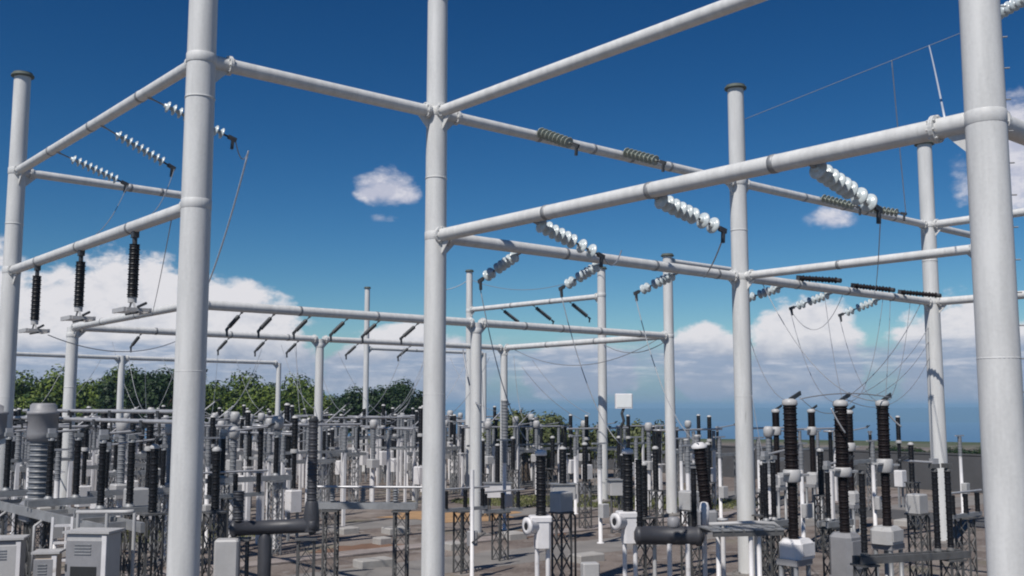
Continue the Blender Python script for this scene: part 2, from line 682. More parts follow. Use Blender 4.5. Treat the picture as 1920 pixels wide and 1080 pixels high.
# yard surfaces
strip('service_road', -2.2, 0.62, 4.5, 0.62, 2.6, M['concrete'], 0.004)
strip('service_road', -2.2, 1.48, 4.5, 1.48, 2.2, M['concrete'], 0.004)
strip('access_road', 2.75, -1.5, 2.75, 4.2, 4.0, M['asphalt'], 0.008)
patch('soil_patch', gnd(846, 966), 2.8, 2.4, M['soil'], 0.012, RZ)
patch('soil_patch', gnd(668, 1030), 1.6, 0.9, M['rust'], 0.012, RZ)
patch('soil_patch', gnd(1010, 1000), 2.0, 1.0, M['rust'], 0.012, RZ)

# grass patches
M['grass'] = leafmat('grass blades', (0.07, 0.085, 0.03), (0.16, 0.165, 0.06))


def grass(c, rx, ry, n, seed):
    random.seed(seed)
    b = MB()
    for i in range(n):
        t = random.uniform(0, 2 * math.pi); q = math.sqrt(random.random())
        x, y = c.x + rx * q * math.cos(t), c.y + ry * q * math.sin(t)
        h = random.uniform(0.04, 0.15); a = random.uniform(0, math.pi); wd = 0.03
        dx, dy = math.cos(a) * wd, math.sin(a) * wd
        lx, ly = random.uniform(-0.1, 0.1), random.uniform(-0.1, 0.1)
        b.add([(x - dx, y - dy, 0), (x + dx, y + dy, 0), (x + lx, y + ly, h)], [(0, 1, 2)], False)
    o = obj('grass', b, M['grass'])
    o['kind'] = 'stuff'
    o['label'] = 'low olive grass growing in the yard between the equipment'


grass(gnd(1085, 940), 6.5, 3.4, 9000, 1)
grass(gnd(1262, 945), 4.5, 3.0, 5000, 2)
grass(gnd(330, 1000), 3.5, 3.0, 3000, 5)

# trench with cover slabs running along the yard
tr = bpy.data.objects.new('cable_trench', None)
COL.objects.link(tr)
tr['kind'] = 'structure'
cv = MB().box((0, 0, 0), (0.94, 0.9, 0.05)).mesh('trench_cover', M['cover'])
for k in range(46):
    p = uv(-0.4, 0.93) + D2 * (k * 0.97)
    o = obj('trench_cover', cv, None, tr, (p.x, p.y, 0.035 + random.uniform(-0.006, 0.006)))
    o.rotation_euler = (random.uniform(-0.006, 0.006), random.uniform(-0.006, 0.006), RZ + random.uniform(-0.015, 0.015))

# ------------------------------------------------------------------ boundary wall
def boundary_wall():
    p0 = at(1850, 849, 58)
    p0 = Vector((p0.x, p0.y, 0))
    wl = thing('boundary_wall', 'long grey panelled boundary wall at the far right edge of the yard', 'wall')
    pan = MB().box((0, 0, 0), (0.12, 2.94, 2.05)).mesh('panel', M['wall'])
    post = MB().box((0, 0, 0), (0.22, 0.2, 2.35)).mesh('post', M['wall'])
    cop = MB().box((0, 0, 0), (0.20, 2.9, 0.09)).mesh('coping', M['wall'])
    for k in range(-9, 17):
        a = p0 + D1 * (k * 3.1)
        o = obj('post', post, None, wl, (a.x, a.y, 1.175)); o.rotation_euler = (0, 0, RZ)
        c = a + D1 * 1.55
        o = obj('panel', pan, None, wl, (c.x, c.y, 1.03)); o.rotation_euler = (0, 0, RZ)
        o = obj('coping', cop, None, wl, (c.x, c.y, 2.10)); o.rotation_euler = (0, 0, RZ)


boundary_wall()

# ------------------------------------------------------------------ gantries
ZL, ZU, ZK = CAMH + 3.73, CAMH + 6.51, CAMH + 3.165


def column(name_label, pos, top, r=0.24, collars=(), steps=False, group=None, cap=True, lean=0.0):
    t = thing('steel_column', name_label, 'column', (pos.x, pos.y, 0), RZ, group)
    b = MB().lathe([(r * 1.04, 0.12), (r, top * 0.5), (r * 0.93, top)], seg=32)
    obj('shaft', b, M['steel'], t)
    b = MB().box((0, 0, 0.05), (r * 4.2, r * 4.2, 0.14)).lathe([(r * 1.75, 0.12), (r * 1.75, 0.16), (r * 1.1, 0.17)], seg=20)
    for k in range(8):
        a = k * math.pi / 4
        b.tube((math.cos(a) * r * 1.5, math.sin(a) * r * 1.5, 0.16), (math.cos(a) * r * 1.5, math.sin(a) * r * 1.5, 0.22), 0.025, 6)
    obj('base_plate', b, M['concrete'], t)
    if cap:
        b = MB().lathe([(r * 0.95, top), (r * 1.28, top + 0.006), (r * 1.28, top + 0.06), (r * 1.1, top + 0.065), (r * 1.1, top + 0.12)], seg=24)
        obj('cap_plate', b, M['cap'], t)
    for z in collars:
        b = MB().lathe([(r * 1.0, z - 0.09), (r * 1.014, z - 0.085), (r * 1.014, z + 0.085), (r * 1.0, z + 0.09)], seg=28)
        obj('collar', b, M['steel'], t)
    for z in (top * 0.36, top * 0.7):
        if r > 0.22:
            b = MB().lathe([(r * 0.99, z - 0.012), (r * 1.015, z - 0.01), (r * 1.015, z + 0.01), (r * 0.99, z + 0.012)], seg=28)
            obj('weld_seam', b, M['steel'], t)
    if steps:
        b = MB()
        a = -RZ + R(-12)
        for k in range(int((top - 2) / 0.42)):
            z = 2 + k * 0.42
            d = Vector((math.cos(a), math.sin(a), 0)) * (1 if k % 2 else 0.98)
            b.tube(Vector((0, 0, z)) + d * (r * 0.9), Vector((0, 0, z)) + d * (r + 0.07), 0.010, 6)
        obj('step_bolt', b, M['galv'], t, kind='stuff')
    return t


def gx(x, u, v, z):
    """grid column moved along the picture's width so that it stands at picture column x"""
    g = uv(u, v)
    zz = z
    q = g.copy()
    for _ in range(4):
        pxx, pyy = proj((q.x, q.y, zz))
        q.x += (x - pxx) * q.y / F
    return q


C = {}
C['B'] = gx(368, -0.5, 0, ZL)
C['M'] = gx(817, 0, 0, ZL)
C['P'] = gx(1388, 1, 0, ZL)
C['Q'] = gx(1747, 2, 0, ZL)
C['A'] = gx(22, -0.5, 1, ZL)
C['A2'] = gx(362, 0, 1, ZK)
C['E'] = gx(893, 1, 1, ZK)
C['D'] = gx(1254, 2, 1, ZK)
C['C'] = gx(137, 0, 2, ZK)
C['F'] = gx(600, 1, 2, ZK)
C['J'] = gx(945, 2, 2, ZK)
C['Rr'] = gx(1848, 0, -1, ZL)
C['R2'] = uv(1, -1)
C['Q2'] = uv(2, -1)
C['H'] = at(880, 583, 60.0); C['H'].z = 0
C['I'] = at(1128, 553, 52.5); C['I'].z = 0
C['K'] = at(229, 667, 62.0); C['K'].z = 0
C['L'] = at(523, 681, 69.0); C['L'].z = 0
C['K0'] = at(-90, 655, 55.0); C['K0'].z = 0
C['G'] = at(688, 600, 75.0); C['G'].z = 0


def topz(c, y):
    """height at which the sight line through picture row y passes over column c"""
    x, _ = proj((c.x, c.y, 8))
    return at(x, y, c.y).z


zH = topz(C['H'], 583)
zI = topz(C['I'], 553)
column('thick pale grey steel column nearest on the left, crossing the full picture height', C['B'], 15.0, 0.275, (ZL, ZU))
column('pale grey steel column at the centre where four crossbeams meet', C['M'], topz(C['M'], -6), 0.24, (ZL, ZU))
column('pale grey steel column with flat dark cap right of centre under the long crossbeam', C['P'], topz(C['P'], 168), 0.25, (ZL, ZU))
column('grey steel column just left of the thick right-hand column, its top under a crossbeam', C['Q'], topz(C['Q'], 272), 0.27, (ZL, ZU))
column('steel column with dark green cap at the far left edge of the picture', C['A'], topz(C['A'], 145), 0.235, (ZL, ZU))
column('thickest pale steel column with step bolts at the right edge', C['Rr'], 14.9, 0.255, (ZL, ZU), True)
column('steel column hidden behind the thick left column', C['A2'], ZU + 0.2, 0.21, (ZK, ZU), cap=False)
column('pale column right of the central column ending under a low crossbeam', C['E'], ZK, 0.22, (ZK - 0.3,), cap=False)
column('capped pale column standing behind the low right end of the horizontal crossbeams', C['D'], topz(C['D'], 481), 0.23, (ZK,))
column('short pale column below the black hanging insulators at the left', C['C'], ZK, 0.24, (ZK - 0.3,), cap=False)
column('pale column under the low crossbeam, left of the thin capped mast', C['F'], ZK, 0.20, (ZK - 0.3,), cap=False)
column('slim pale column under a low crossbeam, right of the paired columns', C['J'], ZK, 0.20, (ZK - 0.3,), cap=False)
column('slim capped column behind the paired columns right of the central column', C['H'], topz(C['H'], 510), 0.20, (zH,))
column('pale column left of the white floodlight box', C['I'], topz(C['I'], 505), 0.225, (zI,))
column('far slim column before the dark trees at the left', C['K'], topz(C['K'], 667), 0.20, (), cap=False)
column('thinnest far column at the right end of the lowest left crossbeam', C['L'], topz(C['L'], 681), 0.17, (), cap=False)
column('far column beyond the left picture edge', C['K0'], topz(C['K0'], 655), 0.2, (), cap=False)
column('thin far mast with a dark cap rising left of the central column', C['G'], topz(C['G'], 541), 0.20, ())
column('steel column outside the picture beyond the thick right column', C['R2'], 15.0, 0.25, (ZL, ZU))
column('far steel column outside the picture to the right', C['Q2'], 15.0, 0.25, (ZL, ZU))

BEAMS = {}


def beam(key, label, a, b, z, r=0.13, ra=0.24, rb=0.24, fl=(0.45, 0.45), bands=()):
    pa, pb = Vector((a.x, a.y, z)), Vector((b.x, b.y, z))
    L = (pb - pa).length
    ang = math.atan2(pb.y - pa.y, pb.x - pa.x)
    t = thing('crossbeam', label, 'crossbeam', pa, ang)
    b_ = MB().lathe([(r, ra * 0.86), (r, L - rb * 0.86)], (0, 0, 0), (1, 0, 0), 24)
    obj('tube', b_, M['steel'], t)
    for d in (ra + fl[0], L - rb - fl[1]):
        q = MB().lathe([(r * 0.99, d - 0.034), (r * 1.38, d - 0.03), (r * 1.38, d - 0.004), (r * 1.30, d), (r * 1.38, d + 0.004), (r * 1.38, d + 0.03), (r * 0.99, d + 0.034)], (0, 0, 0), (1, 0, 0), 22, smooth=False)
        for k in range(8):
            g = k * math.pi / 4 + 0.2
            y, zz = math.cos(g) * r * 1.2, math.sin(g) * r * 1.2
            q.tube((d - 0.06, y, zz), (d + 0.06, y, zz), 0.017, 6)
        obj('flange', q, M['steel'], t)
    for d in bands:
        q = MB().lathe([(r * 0.99, d * L - 0.05), (r * 1.07, d * L - 0.045), (r * 1.07, d * L + 0.045), (r * 0.99, d * L + 0.05)], (0, 0, 0), (1, 0, 0), 20)
        obj('clamp_or_shade_band', q, M['galv'], t)  # clamps, except on the lower central crossbeam, where they stand in for shadow bands
    # gusset plates under the ends
    for d, s in ((ra, 1), (L - rb, -1)):
        q = MB()
        z0 = -r * 0.8
        q.add([(d - s * 0.02, -0.012, z0), (d + s * 0.3, -0.012, z0), (d - s * 0.02, -0.012, z0 - 0.32),
               (d - s * 0.02, 0.012, z0), (d + s * 0.3, 0.012, z0), (d - s * 0.02, 0.012, z0 - 0.32)],
              [(0, 1, 2), (3, 5, 4), (0, 3, 4, 1), (1, 4, 5, 2), (2, 5, 3, 0)], False)
        obj('gusset', q, M['steel'], t)
    BEAMS[key] = (pa, pb, r)
    return t


beam('BMu', 'upper crossbeam from the thick left column down to the central column', C['B'], C['M'], ZU, 0.135, 0.27, 0.235, (0.28, 0.06))
beam('ABu', 'upper left crossbeam carrying three pale insulator strings', C['A'], C['B'], ZU, 0.12, 0.235, 0.27, (0.0, 0.12), (0.25, 0.5, 0.75))
beam('ABl', 'lower left crossbeam with three black insulators hanging from it', C['A'], C['B'], ZL, 0.125, 0.235, 0.27, (0.0, 0.12), (0.2, 0.46, 0.73))
beam('AA', 'short crossbeam running behind the thick left column at the far left', C['A'], C['A2'], ZU, 0.115, 0.235, 0.2, (0.12, 0.1), (0.6, 0.78))
beam('MRu', 'topmost crossbeam rising from the central column out of the picture', C['M'], C['Rr'], ZU, 0.13, 0.235, 0.25, (0.0, 0.5))
beam('MRl', 'long crossbeam from the central column to the thickest right column, with three insulator strings', C['M'], C['Rr'], ZL, 0.14, 0.235, 0.25, (0.0, 0.42), (0.3, 0.52, 0.73))
beam('MPu', 'crossbeam with dusty insulator strings on it between central column and capped column', C['M'], C['P'], ZU, 0.125, 0.235, 0.25, (0.3, 0.1), (0.28, 0.45, 0.58, 0.72))
beam('MPl', 'lower crossbeam between central column and the capped column right of it', C['M'], C['P'], ZL, 0.135, 0.235, 0.25, (0.1, 0.1), (0.36, 0.66, 0.9))  # its bands are darker rings standing in for shadows cast across the tube
beam('PQu', 'upper crossbeam with clustered strings between the two right-hand columns', C['P'], C['Q'], ZU, 0.125, 0.25, 0.27, (0.1, 0.1), (0.3, 0.5, 0.62, 0.78))
beam('PQl', 'lower crossbeam with three black insulators on top between the two right-hand columns', C['P'], C['Q'], ZL, 0.135, 0.25, 0.27, (0.15, 0.05), (0.25, 0.5, 0.75))
beam('RR', 'thick near crossbeam leaving the right edge of the picture', C['Rr'], C['R2'], ZL, 0.15, 0.255, 0.25, (0.02, 0.4))
beam('RRu', 'high crossbeam above the picture at the right', C['Rr'], C['R2'], ZU, 0.14, 0.255, 0.25, (0.1, 0.4))
beam('QQu', 'upper crossbeam going right from the column beside the thickest column', C['Q'], C['Q2'], ZU, 0.14, 0.27, 0.25, (0.06, 0.4))
beam('QQl', 'lower crossbeam going right from the column beside the thickest column', C['Q'], C['Q2'], ZL, 0.14, 0.27, 0.25, (0.06, 0.4))


def along(p0, d, x, z):
    """distance s at which p0 + d*s stands at picture column x"""
    lo, hi = 0.0, 60.0
    f = lambda s: proj((p0.x + d.x * s, p0.y + d.y * s, z))[0] - x
    a = f(lo)
    for _ in range(50):
        m_ = (lo + hi) / 2
        if f(m_) * a > 0:
            lo = m_
        else:
            hi = m_
    return lo


s_ = along(C['P'], -D1, 1850, ZL)
C['P2'] = C['P'] - D1 * s_
column('column hidden behind the thickest right column, nearer', C['P2'], ZL + 0.3, 0.2, (ZL,), cap=False)
beam('PP', 'thin rising crossbeam from the capped column towards the thickest right column', C['P'], C['P2'], ZL + 0.02, 0.115, 0.25, 0.2, (0.15, 0.1), (0.45,))
s_ = along(C['Q'], D2, 1856, ZU)
C['Q3'] = C['Q'] + D2 * s_
column('column hidden behind the thickest right column, farther', C['Q3'], ZU + 0.2, 0.2, (ZU,), cap=False)
beam('QQ3', 'short crossbeam stub between the right-hand column and the thickest column', C['Q'], C['Q3'], ZU, 0.125, 0.27, 0.2, (0.15, 0.1))
s_ = along(C['D'], D2, 1388, ZU)
C['D3'] = C['D'] + D2 * s_
column('column hidden behind the capped column right of centre', C['D3'], ZU + 0.2, 0.2, (ZU,), cap=False)
zD = topz(C['D'], 489)
beam('DD', 'short far crossbeam from the top of the low capped column towards the right', C['D'], C['D3'], zD, 0.115, 0.23, 0.2, (0.1, 0.1))
beam('AE', 'long low crossbeam emerging right of the thick left column', C['A2'], C['E'], ZK, 0.155, 0.2, 0.22, (0.2, 0.1), (0.33, 0.6, 0.8))
beam('ED', 'low crossbeam right of the paired columns ending at the capped column', C['E'], C['D'], ZK, 0.15, 0.22, 0.23, (0.1, 0.1), (0.22, 0.4, 0.6, 0.82))
beam('CA', 'low crossbeam behind the hanging black insulators at the left', C['A2'], C['C'], ZK, 0.135, 0.2, 0.24, (0.1, 0.1), (0.4, 0.7))
beam('CF', 'second low crossbeam under the long one, left half', C['C'], C['F'], ZK, 0.145, 0.24, 0.2, (0.1, 0.1), (0.3, 0.6, 0.85))
beam('FJ', 'second low crossbeam under the long one, passing behind the central column', C['F'], C['J'], ZK, 0.14, 0.2, 0.2, (0.1, 0.1), (0.2, 0.55, 0.8))
beam('DJ', 'low crossbeam receding left from the capped column to the slim column', C['D'], C['J'], ZK - 0.002, 0.145, 0.23, 0.2, (0.1, 0.1), (0.4, 0.7))
beam('HI', 'far crossbeam rising to the column left of the floodlight', C['H'], C['I'], (zH + zI) / 2, 0.14, 0.2, 0.22, (0.1, 0.1), (0.35, 0.65))
zKK = topz(C['K'], 671)
beam('KL', 'lowest far crossbeam before the trees, right of the far slim column', C['K'], C['L'], zKK, 0.13, 0.2, 0.17, (0.1, 0.1))
beam('KK', 'lowest far crossbeam at the left picture edge', C['K0'], C['K'], zKK + 0.001, 0.12, 0.2, 0.2, (0.1, 0.1))
sG = C['G'] + D2 * 11.0
column('far mast behind the central column', sG, topz(C['G'], 655) + 0.1, 0.2, (), cap=False)
beam('GG', 'farthest thin crossbeam behind the second low crossbeam', C['G'], sG, topz(C['G'], 653), 0.12, 0.2, 0.2, (0.1, 0.1), (0.4, 0.6))

# ------------------------------------------------------------------ insulator strings
DISC_P = [(0.018, 0.0), (0.045, 0.004), (0.05, 0.045), (0.075, 0.052), (0.125, 0.078), (0.13, 0.092), (0.112, 0.098), (0.10, 0.088), (0.07, 0.10), (0.03, 0.098), (0.018, 0.146)]
DISCM = {}


def disc_mesh(mk, sc=1.0):
    k = (mk, sc)
    if k not in DISCM:
        DISCM[k] = MB().lathe([(r * sc, h) for r, h in DISC_P], (0, 0, 0), (0, 0, 1), 18).mesh('disc', M[mk])
    return DISCM[k]


ENDS = {}


def string(key, label, p0, d, n, mk='disc', group=None, link=0.3, gap=(), sc=1.0, drop=True):
    """strain string from p0 along d: link, n discs, dead-end clamp"""
    d = Vector(d).normalized()
    q = d.to_track_quat('Z', 'Y')
    t = bpy.data.objects.new('insulator_string', None)
    COL.objects.link(t)
    t.location = p0
    t.rotation_mode = 'QUATERNION'
    t.rotation_quaternion = q
    tag(t, label, 'insulator', group)
    b = MB().tube((0, 0, -0.02), (0, 0, link), 0.017, 8).box((0, 0, 0.05), (0.07, 0.03, 0.1))
    obj('link', b, M['galv'], t)
    z = link
    me = disc_mesh(mk, sc)
    for i in range(n):
        if i in gap:
            b = MB().tube((0, 0, z), (0, 0, z + 0.12), 0.02, 8)
            obj('coupling', b, M['dark'], t)
            z += 0.11
        o = obj('disc', me, None, t, (0, 0, z))
        z += 0.146 * sc
    b = MB().tube((0, 0, z - 0.02), (0, 0, z + 0.16), 0.022, 8).box((0, 0, z + 0.2), (0.05, 0.09, 0.2))
    if drop:
        dn = q.inverted() @ Vector((0, 0, -1))
        b.bar(Vector((0, 0, z + 0.22)), Vector((0, 0, z + 0.2)) + dn * 0.24, 0.055)
    obj('clamp', b, M['dark'], t)
    ENDS[key] = Vector(p0) + d * (z + 0.28)
    return t


def on_beam(key, x, below=True):
    pa, pb, r = BEAMS[key]
    lo, hi = 0.0, 1.0
    f = lambda s: proj(pa.lerp(pb, s))[0] - x
    a = f(0)
    for _ in range(40):
        m_ = (lo + hi) / 2
        if f(m_) * a > 0:
            lo = m_
        else:
            hi = m_
    p = pa.lerp(pb, lo)
    return p + Vector((0, 0, -r * 0.95 if below else r * 0.95))


def aim(p0, hd, x, y):
    """direction from p0 within the vertical plane along hd, through the sight line (x, y)"""
    n = Vector((-hd.y, hd.x, 0))
    r_ = ray(x, y)
    s = (p0 - EYE).dot(n) / r_.dot(n)
    return (EYE + r_ * s) - p0


def vee(hd, deg):
    return hd * math.cos(R(deg)) + Vector((0, 0, -math.sin(R(deg))))


GS = 'pale insulator strings on the upper left crossbeam'
for i, (x0, x1, y1, n, lb) in enumerate([(107, 215, 335, 9, 'pale disc insulator string nearest the left edge column, tip beside a short crossbeam'),
                                         (190, 308, 305, 9, 'middle pale disc insulator string under the upper left crossbeam'),
                                         (278, 432, 258, 10, 'pale disc insulator string passing behind the thick left column')]):
    p0 = on_beam('ABu', x0)
    string(('AB', i), lb, p0, aim(p0, D2, x1, y1), n, 'disc', GS, 0.36, sc=0.96)
GS = 'pale insulator strings under the long crossbeam'
for i, (x0, x1, y1, lb) in enumerate([(1002, 1108, 470, 'pale insulator string under the long crossbeam, nearest the central column'),
                                      (1226, 1340, 424, 'middle pale insulator string under the long crossbeam, left of the capped column'),
                                      (1520, 1632, 382, 'pale insulator string under the long crossbeam, right of the capped column')]):
    p0 = on_beam('MRl', x0)
    string(('MR', i), lb, p0, aim(p0, D2, x1, y1), 8, 'disc', GS, 0.10, gap=(6, 7), sc=1.18)
GS = 'pale insulator strings sloping down left from the lower crossbeams'
for i, (bk, x0, x1, y1, lb) in enumerate([('MPl', 975, 895, 530, 'pale string sloping down left nearest the central column, below the lower crossbeam'),
                                          ('MPl', 1128, 1045, 545, 'pale string sloping down left in front of the far column by the floodlight'),
                                          ('MPl', 1270, 1178, 556, 'pale string sloping down left in front of the low capped column'),
                                          ('PQl', 1468, 1405, 558, 'pale string sloping down left just right of the capped column'),
                                          ('PQl', 1560, 1478, 580, 'middle pale string sloping down left over the right-hand cloud'),
                                          ('PQl', 1650, 1572, 592, 'pale string sloping down left nearest the right-hand column')]):
    p0 = on_beam(bk, x0)
    string(('dn', i), lb, p0, aim(p0, D1, x1, y1), 7, 'disc', GS, 0.12, gap=(5,), sc=1.1)
GS = 'dusty insulator strings lying over the upper crossbeams'
for i, (bk, x0, x1, y1, lb) in enumerate([('MPu', 1000, 1090, 276, 'dusty green-grey string over the upper crossbeam, left one of two'),
                                          ('MPu', 1160, 1256, 308, 'dusty green-grey string over the upper crossbeam, right one of two'),
                                          ('PQu', 1530, 1600, 386, 'dusty string over the right upper crossbeam, left one of two'),
                                          ('PQu', 1612, 1690, 400, 'dusty string over the right upper crossbeam, right one of two')]):
    p0 = on_beam(bk, x0, False) + Vector((0, 0, -0.06)) - D1 * 0.16
    string(('up', i), lb, p0, aim(p0, -D1, x1, y1), 8, 'dull_disc', GS, 0.05, sc=1.02)
GS = 'black insulators on top of the lower right crossbeam'
for i, (x0, x1, y1, lb) in enumerate([(1498, 1558, 525, 'black insulator over the lower right crossbeam, left one of three'),
                                      (1600, 1658, 542, 'black insulator over the lower right crossbeam, middle one of three'),
                                      (1688, 1748, 553, 'black insulator over the lower right crossbeam, beside the right-hand column')]):
    p0 = on_beam('PQl', x0, False) + Vector((0, 0, 0.08))
    d = aim(p0, -D1, x1, y1)
    t = bpy.data.objects.new('post_insulator', None)
    COL.objects.link(t)
    t.location = p0
    t.rotation_mode = 'QUATERNION'
    t.rotation_quaternion = d.to_track_quat('Z', 'Y')
    tag(t, lb, 'insulator', GS)
    obj('porcelain', MB().lathe(sheds(11, 0.055, 0.095, 1.3), (0, 0, 0.08), seg=14), M['brown'], t)
    obj('cap', MB().lathe([(0.07, 0), (0.07, 0.1)], (0, 0, 1.36), seg=12), M['dark'], t)
    obj('bracket', MB().box((0, 0, 0.02), (0.16, 0.16, 0.12)), M['dark'], t)

# string of the out-of-frame gantry at the upper right, seen behind the thickest column
p0 = at(1990, -42, 22)
dd = at(1792, 72, 25.5) - p0
string('tr', 'white disc string coming in at the top right corner behind the thickest column', p0, dd, 13, 'disc', None, 0.1, gap=(11,), sc=1.25)
p0 = at(1985, 118, 27)
string('tr2', 'white disc string at the right edge below the corner string', p0, at(1910, 150, 29) - p0, 6, 'disc', None, 0.1, sc=1.0)

GS = 'dark strings under the low crossbeams behind'
for i, (bk, x0, lb) in enumerate([('AE', 515, 'dark slanting string under the long low crossbeam, leftmost'), ('AE', 652, 'dark slanting string under the long low crossbeam, between columns'),
                                  ('AE', 785, 'dark slanting string under the long low crossbeam, by the central column'),
                                  ('AE', 455, 'dark slanting string right beside the thick left column under the long low crossbeam'), ('AE', 582, 'dark slanting string under the long low crossbeam, left of the column top'),
                                  ('AE', 712, 'dark slanting string under the long low crossbeam, just right of the thin mast'), ('CF', 430, 'dark string under the second low crossbeam, close right of the thick left column'), ('CF', 560, 'dark string under the second low crossbeam, just left of its column'),
                                  ('CF', 265, 'dark string under the second low crossbeam, left of the thick column'), ('CF', 500, 'dark string under the second low crossbeam, right of the thick column'),
                                  ('FJ', 672, 'dark string under the second low crossbeam, left of the thin mast'), ('FJ', 770, 'dark string under the second low crossbeam, right of the thin mast')]):
    p0 = on_beam(bk, x0)
    string(('lo', i), lb, p0, vee(D1, 24), 9, 'dark_disc', GS, 0.25, sc=0.56)
for i, (x0, lb) in enumerate([(1000, 'far dark string under the rising far crossbeam, left'), (1068, 'far dark string under the rising far crossbeam, right'), (940, 'far dark string under the rising far crossbeam, beside the paired columns')]):
    p0 = on_beam('HI', x0)
    string(('fr', i), lb, p0, vee(D2, 28), 10, 'dark_disc', GS, 0.2, sc=0.85)

# ------------------------------------------------------------------ hanging black insulators with their frames
GS = 'black insulators hanging under the lower left crossbeam'
for i, (x0, yt, yb, lb) in enumerate([(71, 500, 612, 'black hanging insulator nearest the left edge column, pale frame at its foot'),
                                      (153, 470, 588, 'middle black hanging insulator under the lower left crossbeam'),
                                      (254, 438, 572, 'black hanging insulator nearest the thick left column')]):
    p = on_beam('ABl', x0)
    q = at(x0, yb, p.y)
    L = p.z - q.z
    t = thing('hanging_insulator', lb, 'insulator', p, math.atan2((C['B'] - C['A']).y, (C['B'] - C['A']).x), GS)
    obj('bracket', MB().box((0, 0, -0.05), (0.16, 0.12, 0.14)).tube((0, 0, -0.1), (0, 0, -0.26), 0.05, 10), M['dark'], t)
    obj('porcelain', MB().lathe(sheds(20, 0.096, 0.118, L - 0.42), (0, 0, -L + 0.16), seg=16), M['black'], t)
    obj('cap', MB().lathe([(0.09, 0), (0.09, 0.12)], (0, 0, -L + 0.05), seg=14), M['pale'], t)
    b = MB()
    hx, hy = 0.33, 0.26
    for (xa, ya, xb, yb_) in ((-hx, -hy, hx, -hy), (-hx, hy, hx, hy)):
        b.bar((xa, ya, -L - 0.12), (xb, yb_, -L - 0.12), 0.06, 0.09)
    for xx in (-hx, 0, hx):
        b.bar((xx, -hy + 0.03, -L - 0.117), (xx, hy - 0.03, -L - 0.117), 0.05, 0.07)
    for xx in (-0.2, 0.2):
        b.bar((xx, 0, -L - 0.1), (xx * 0.3, 0, -L + 0.06), 0.035)
    obj('terminal_frame', b, M['pale'], t)
    obj('arm', MB().tube((hx, 0, -L - 0.06), (hx + 0.42, 0.0, -L - 0.02), 0.03, 8).tube((-hx, 0, -L - 0.17), (hx, 0, -L - 0.17), 0.025, 8), M['dark'], t)

# ------------------------------------------------------------------ trees beyond the yard
def leaf_crown(seed, rx, rz, n, zc, leaf=0.15, clumps=34):
    random.seed(seed)
    b = MB()
    cs = []
    for i in range(clumps):
        t = random.uniform(0, 2 * math.pi); ph = random.uniform(-0.75, 1.0)
        q = random.uniform(0.45, 1.0)
        k = math.sqrt(max(0, 1 - min(1, abs(ph)) ** 2))
        cs.append((Vector((rx * q * k * math.cos(t), rx * q * k * math.sin(t), zc + rz * ph * q)), random.uniform(0.22, 0.42) * rx))
    for i in range(n):
        c, cr = random.choice(cs)
        d = Vector((random.gauss(0, 1), random.gauss(0, 1), random.gauss(0, 0.8))).normalized() * cr * random.random() ** 0.4
        p = c + d
        nrm = (d.normalized() + Vector((random.uniform(-.7, .7), random.uniform(-.7, .7), random.uniform(-.2, .9)))).normalized()
        u = nrm.orthogonal().normalized()
        v = nrm.cross(u)
        a = random.uniform(0, math.pi)
        u, v = u * math.cos(a) + v * math.sin(a), v * math.cos(a) - u * math.sin(a)
        s = leaf * random.uniform(0.6, 1.3)
        b.add([p - u * s, p + v * s * 0.5, p + u * s, p - v * s * 0.5], [(0, 1, 2, 3)], False)
    return b, cs


TREE = {}


def tree_proto(kind, seed, rx, rz, n, zc, mk, label, group, leaf=0.155):
    b, cs = leaf_crown(seed, rx, rz, n, zc, leaf)
    t = thing('tree', label, 'tree', (0, 0, 0), 0, group)
    obj('crown', b, M[mk], t)
    q = MB().lathe([(0.30, 0), (0.2, zc * 0.5), (0.12, zc * 1.05)], seg=8)
    for c, r_ in cs[:9]:
        q.tube((0, 0, zc * random.uniform(0.35, 0.7)), c, 0.09, 6, 0.03)
    obj('trunk', q, M['bark'], t)
    TREE[kind] = [t, 0]
    return t


GT = 'trees along the back left edge of the yard'
L1 = 'sunlit green tree in the row beyond the yard at the left'
L2 = 'dark green tree in the row beyond the yard at the left'
tree_proto('g1', 11, 3.4, 2.3, 9500, 3.6, 'leaf', L1, GT)
tree_proto('g2', 12, 3.0, 2.2, 8500, 3.9, 'leaf', L1, GT)
tree_proto('d1', 13, 3.0, 2.8, 9000, 4.4, 'leafd', L2, GT)
tree_proto('o1', 14, 2.4, 1.7, 5000, 2.7, 'leafo', 'olive bush behind the yard', GT)


def plant(kind, x, Y, ytop, rz, label=None, group='same', sxy=1.0):
    t, used = TREE[kind]
    p = foot(x, Y)
    H = at(x, ytop, Y).z
    nat = {'g1': 5.9, 'g2': 6.1, 'd1': 7.2, 'o1': 4.4}[kind]
    s = H / nat
    if not used:
        TREE[kind][1] = 1
        o = t
        o.location = p; o.rotation_euler = (0, 0, rz)
    else:
        o = dup(t, p, rz)
    o.scale = (s * sxy, s * sxy, s)
    if label:
        o['label'] = label
    if group is None and 'group' in o:
        del o['group']
    return o


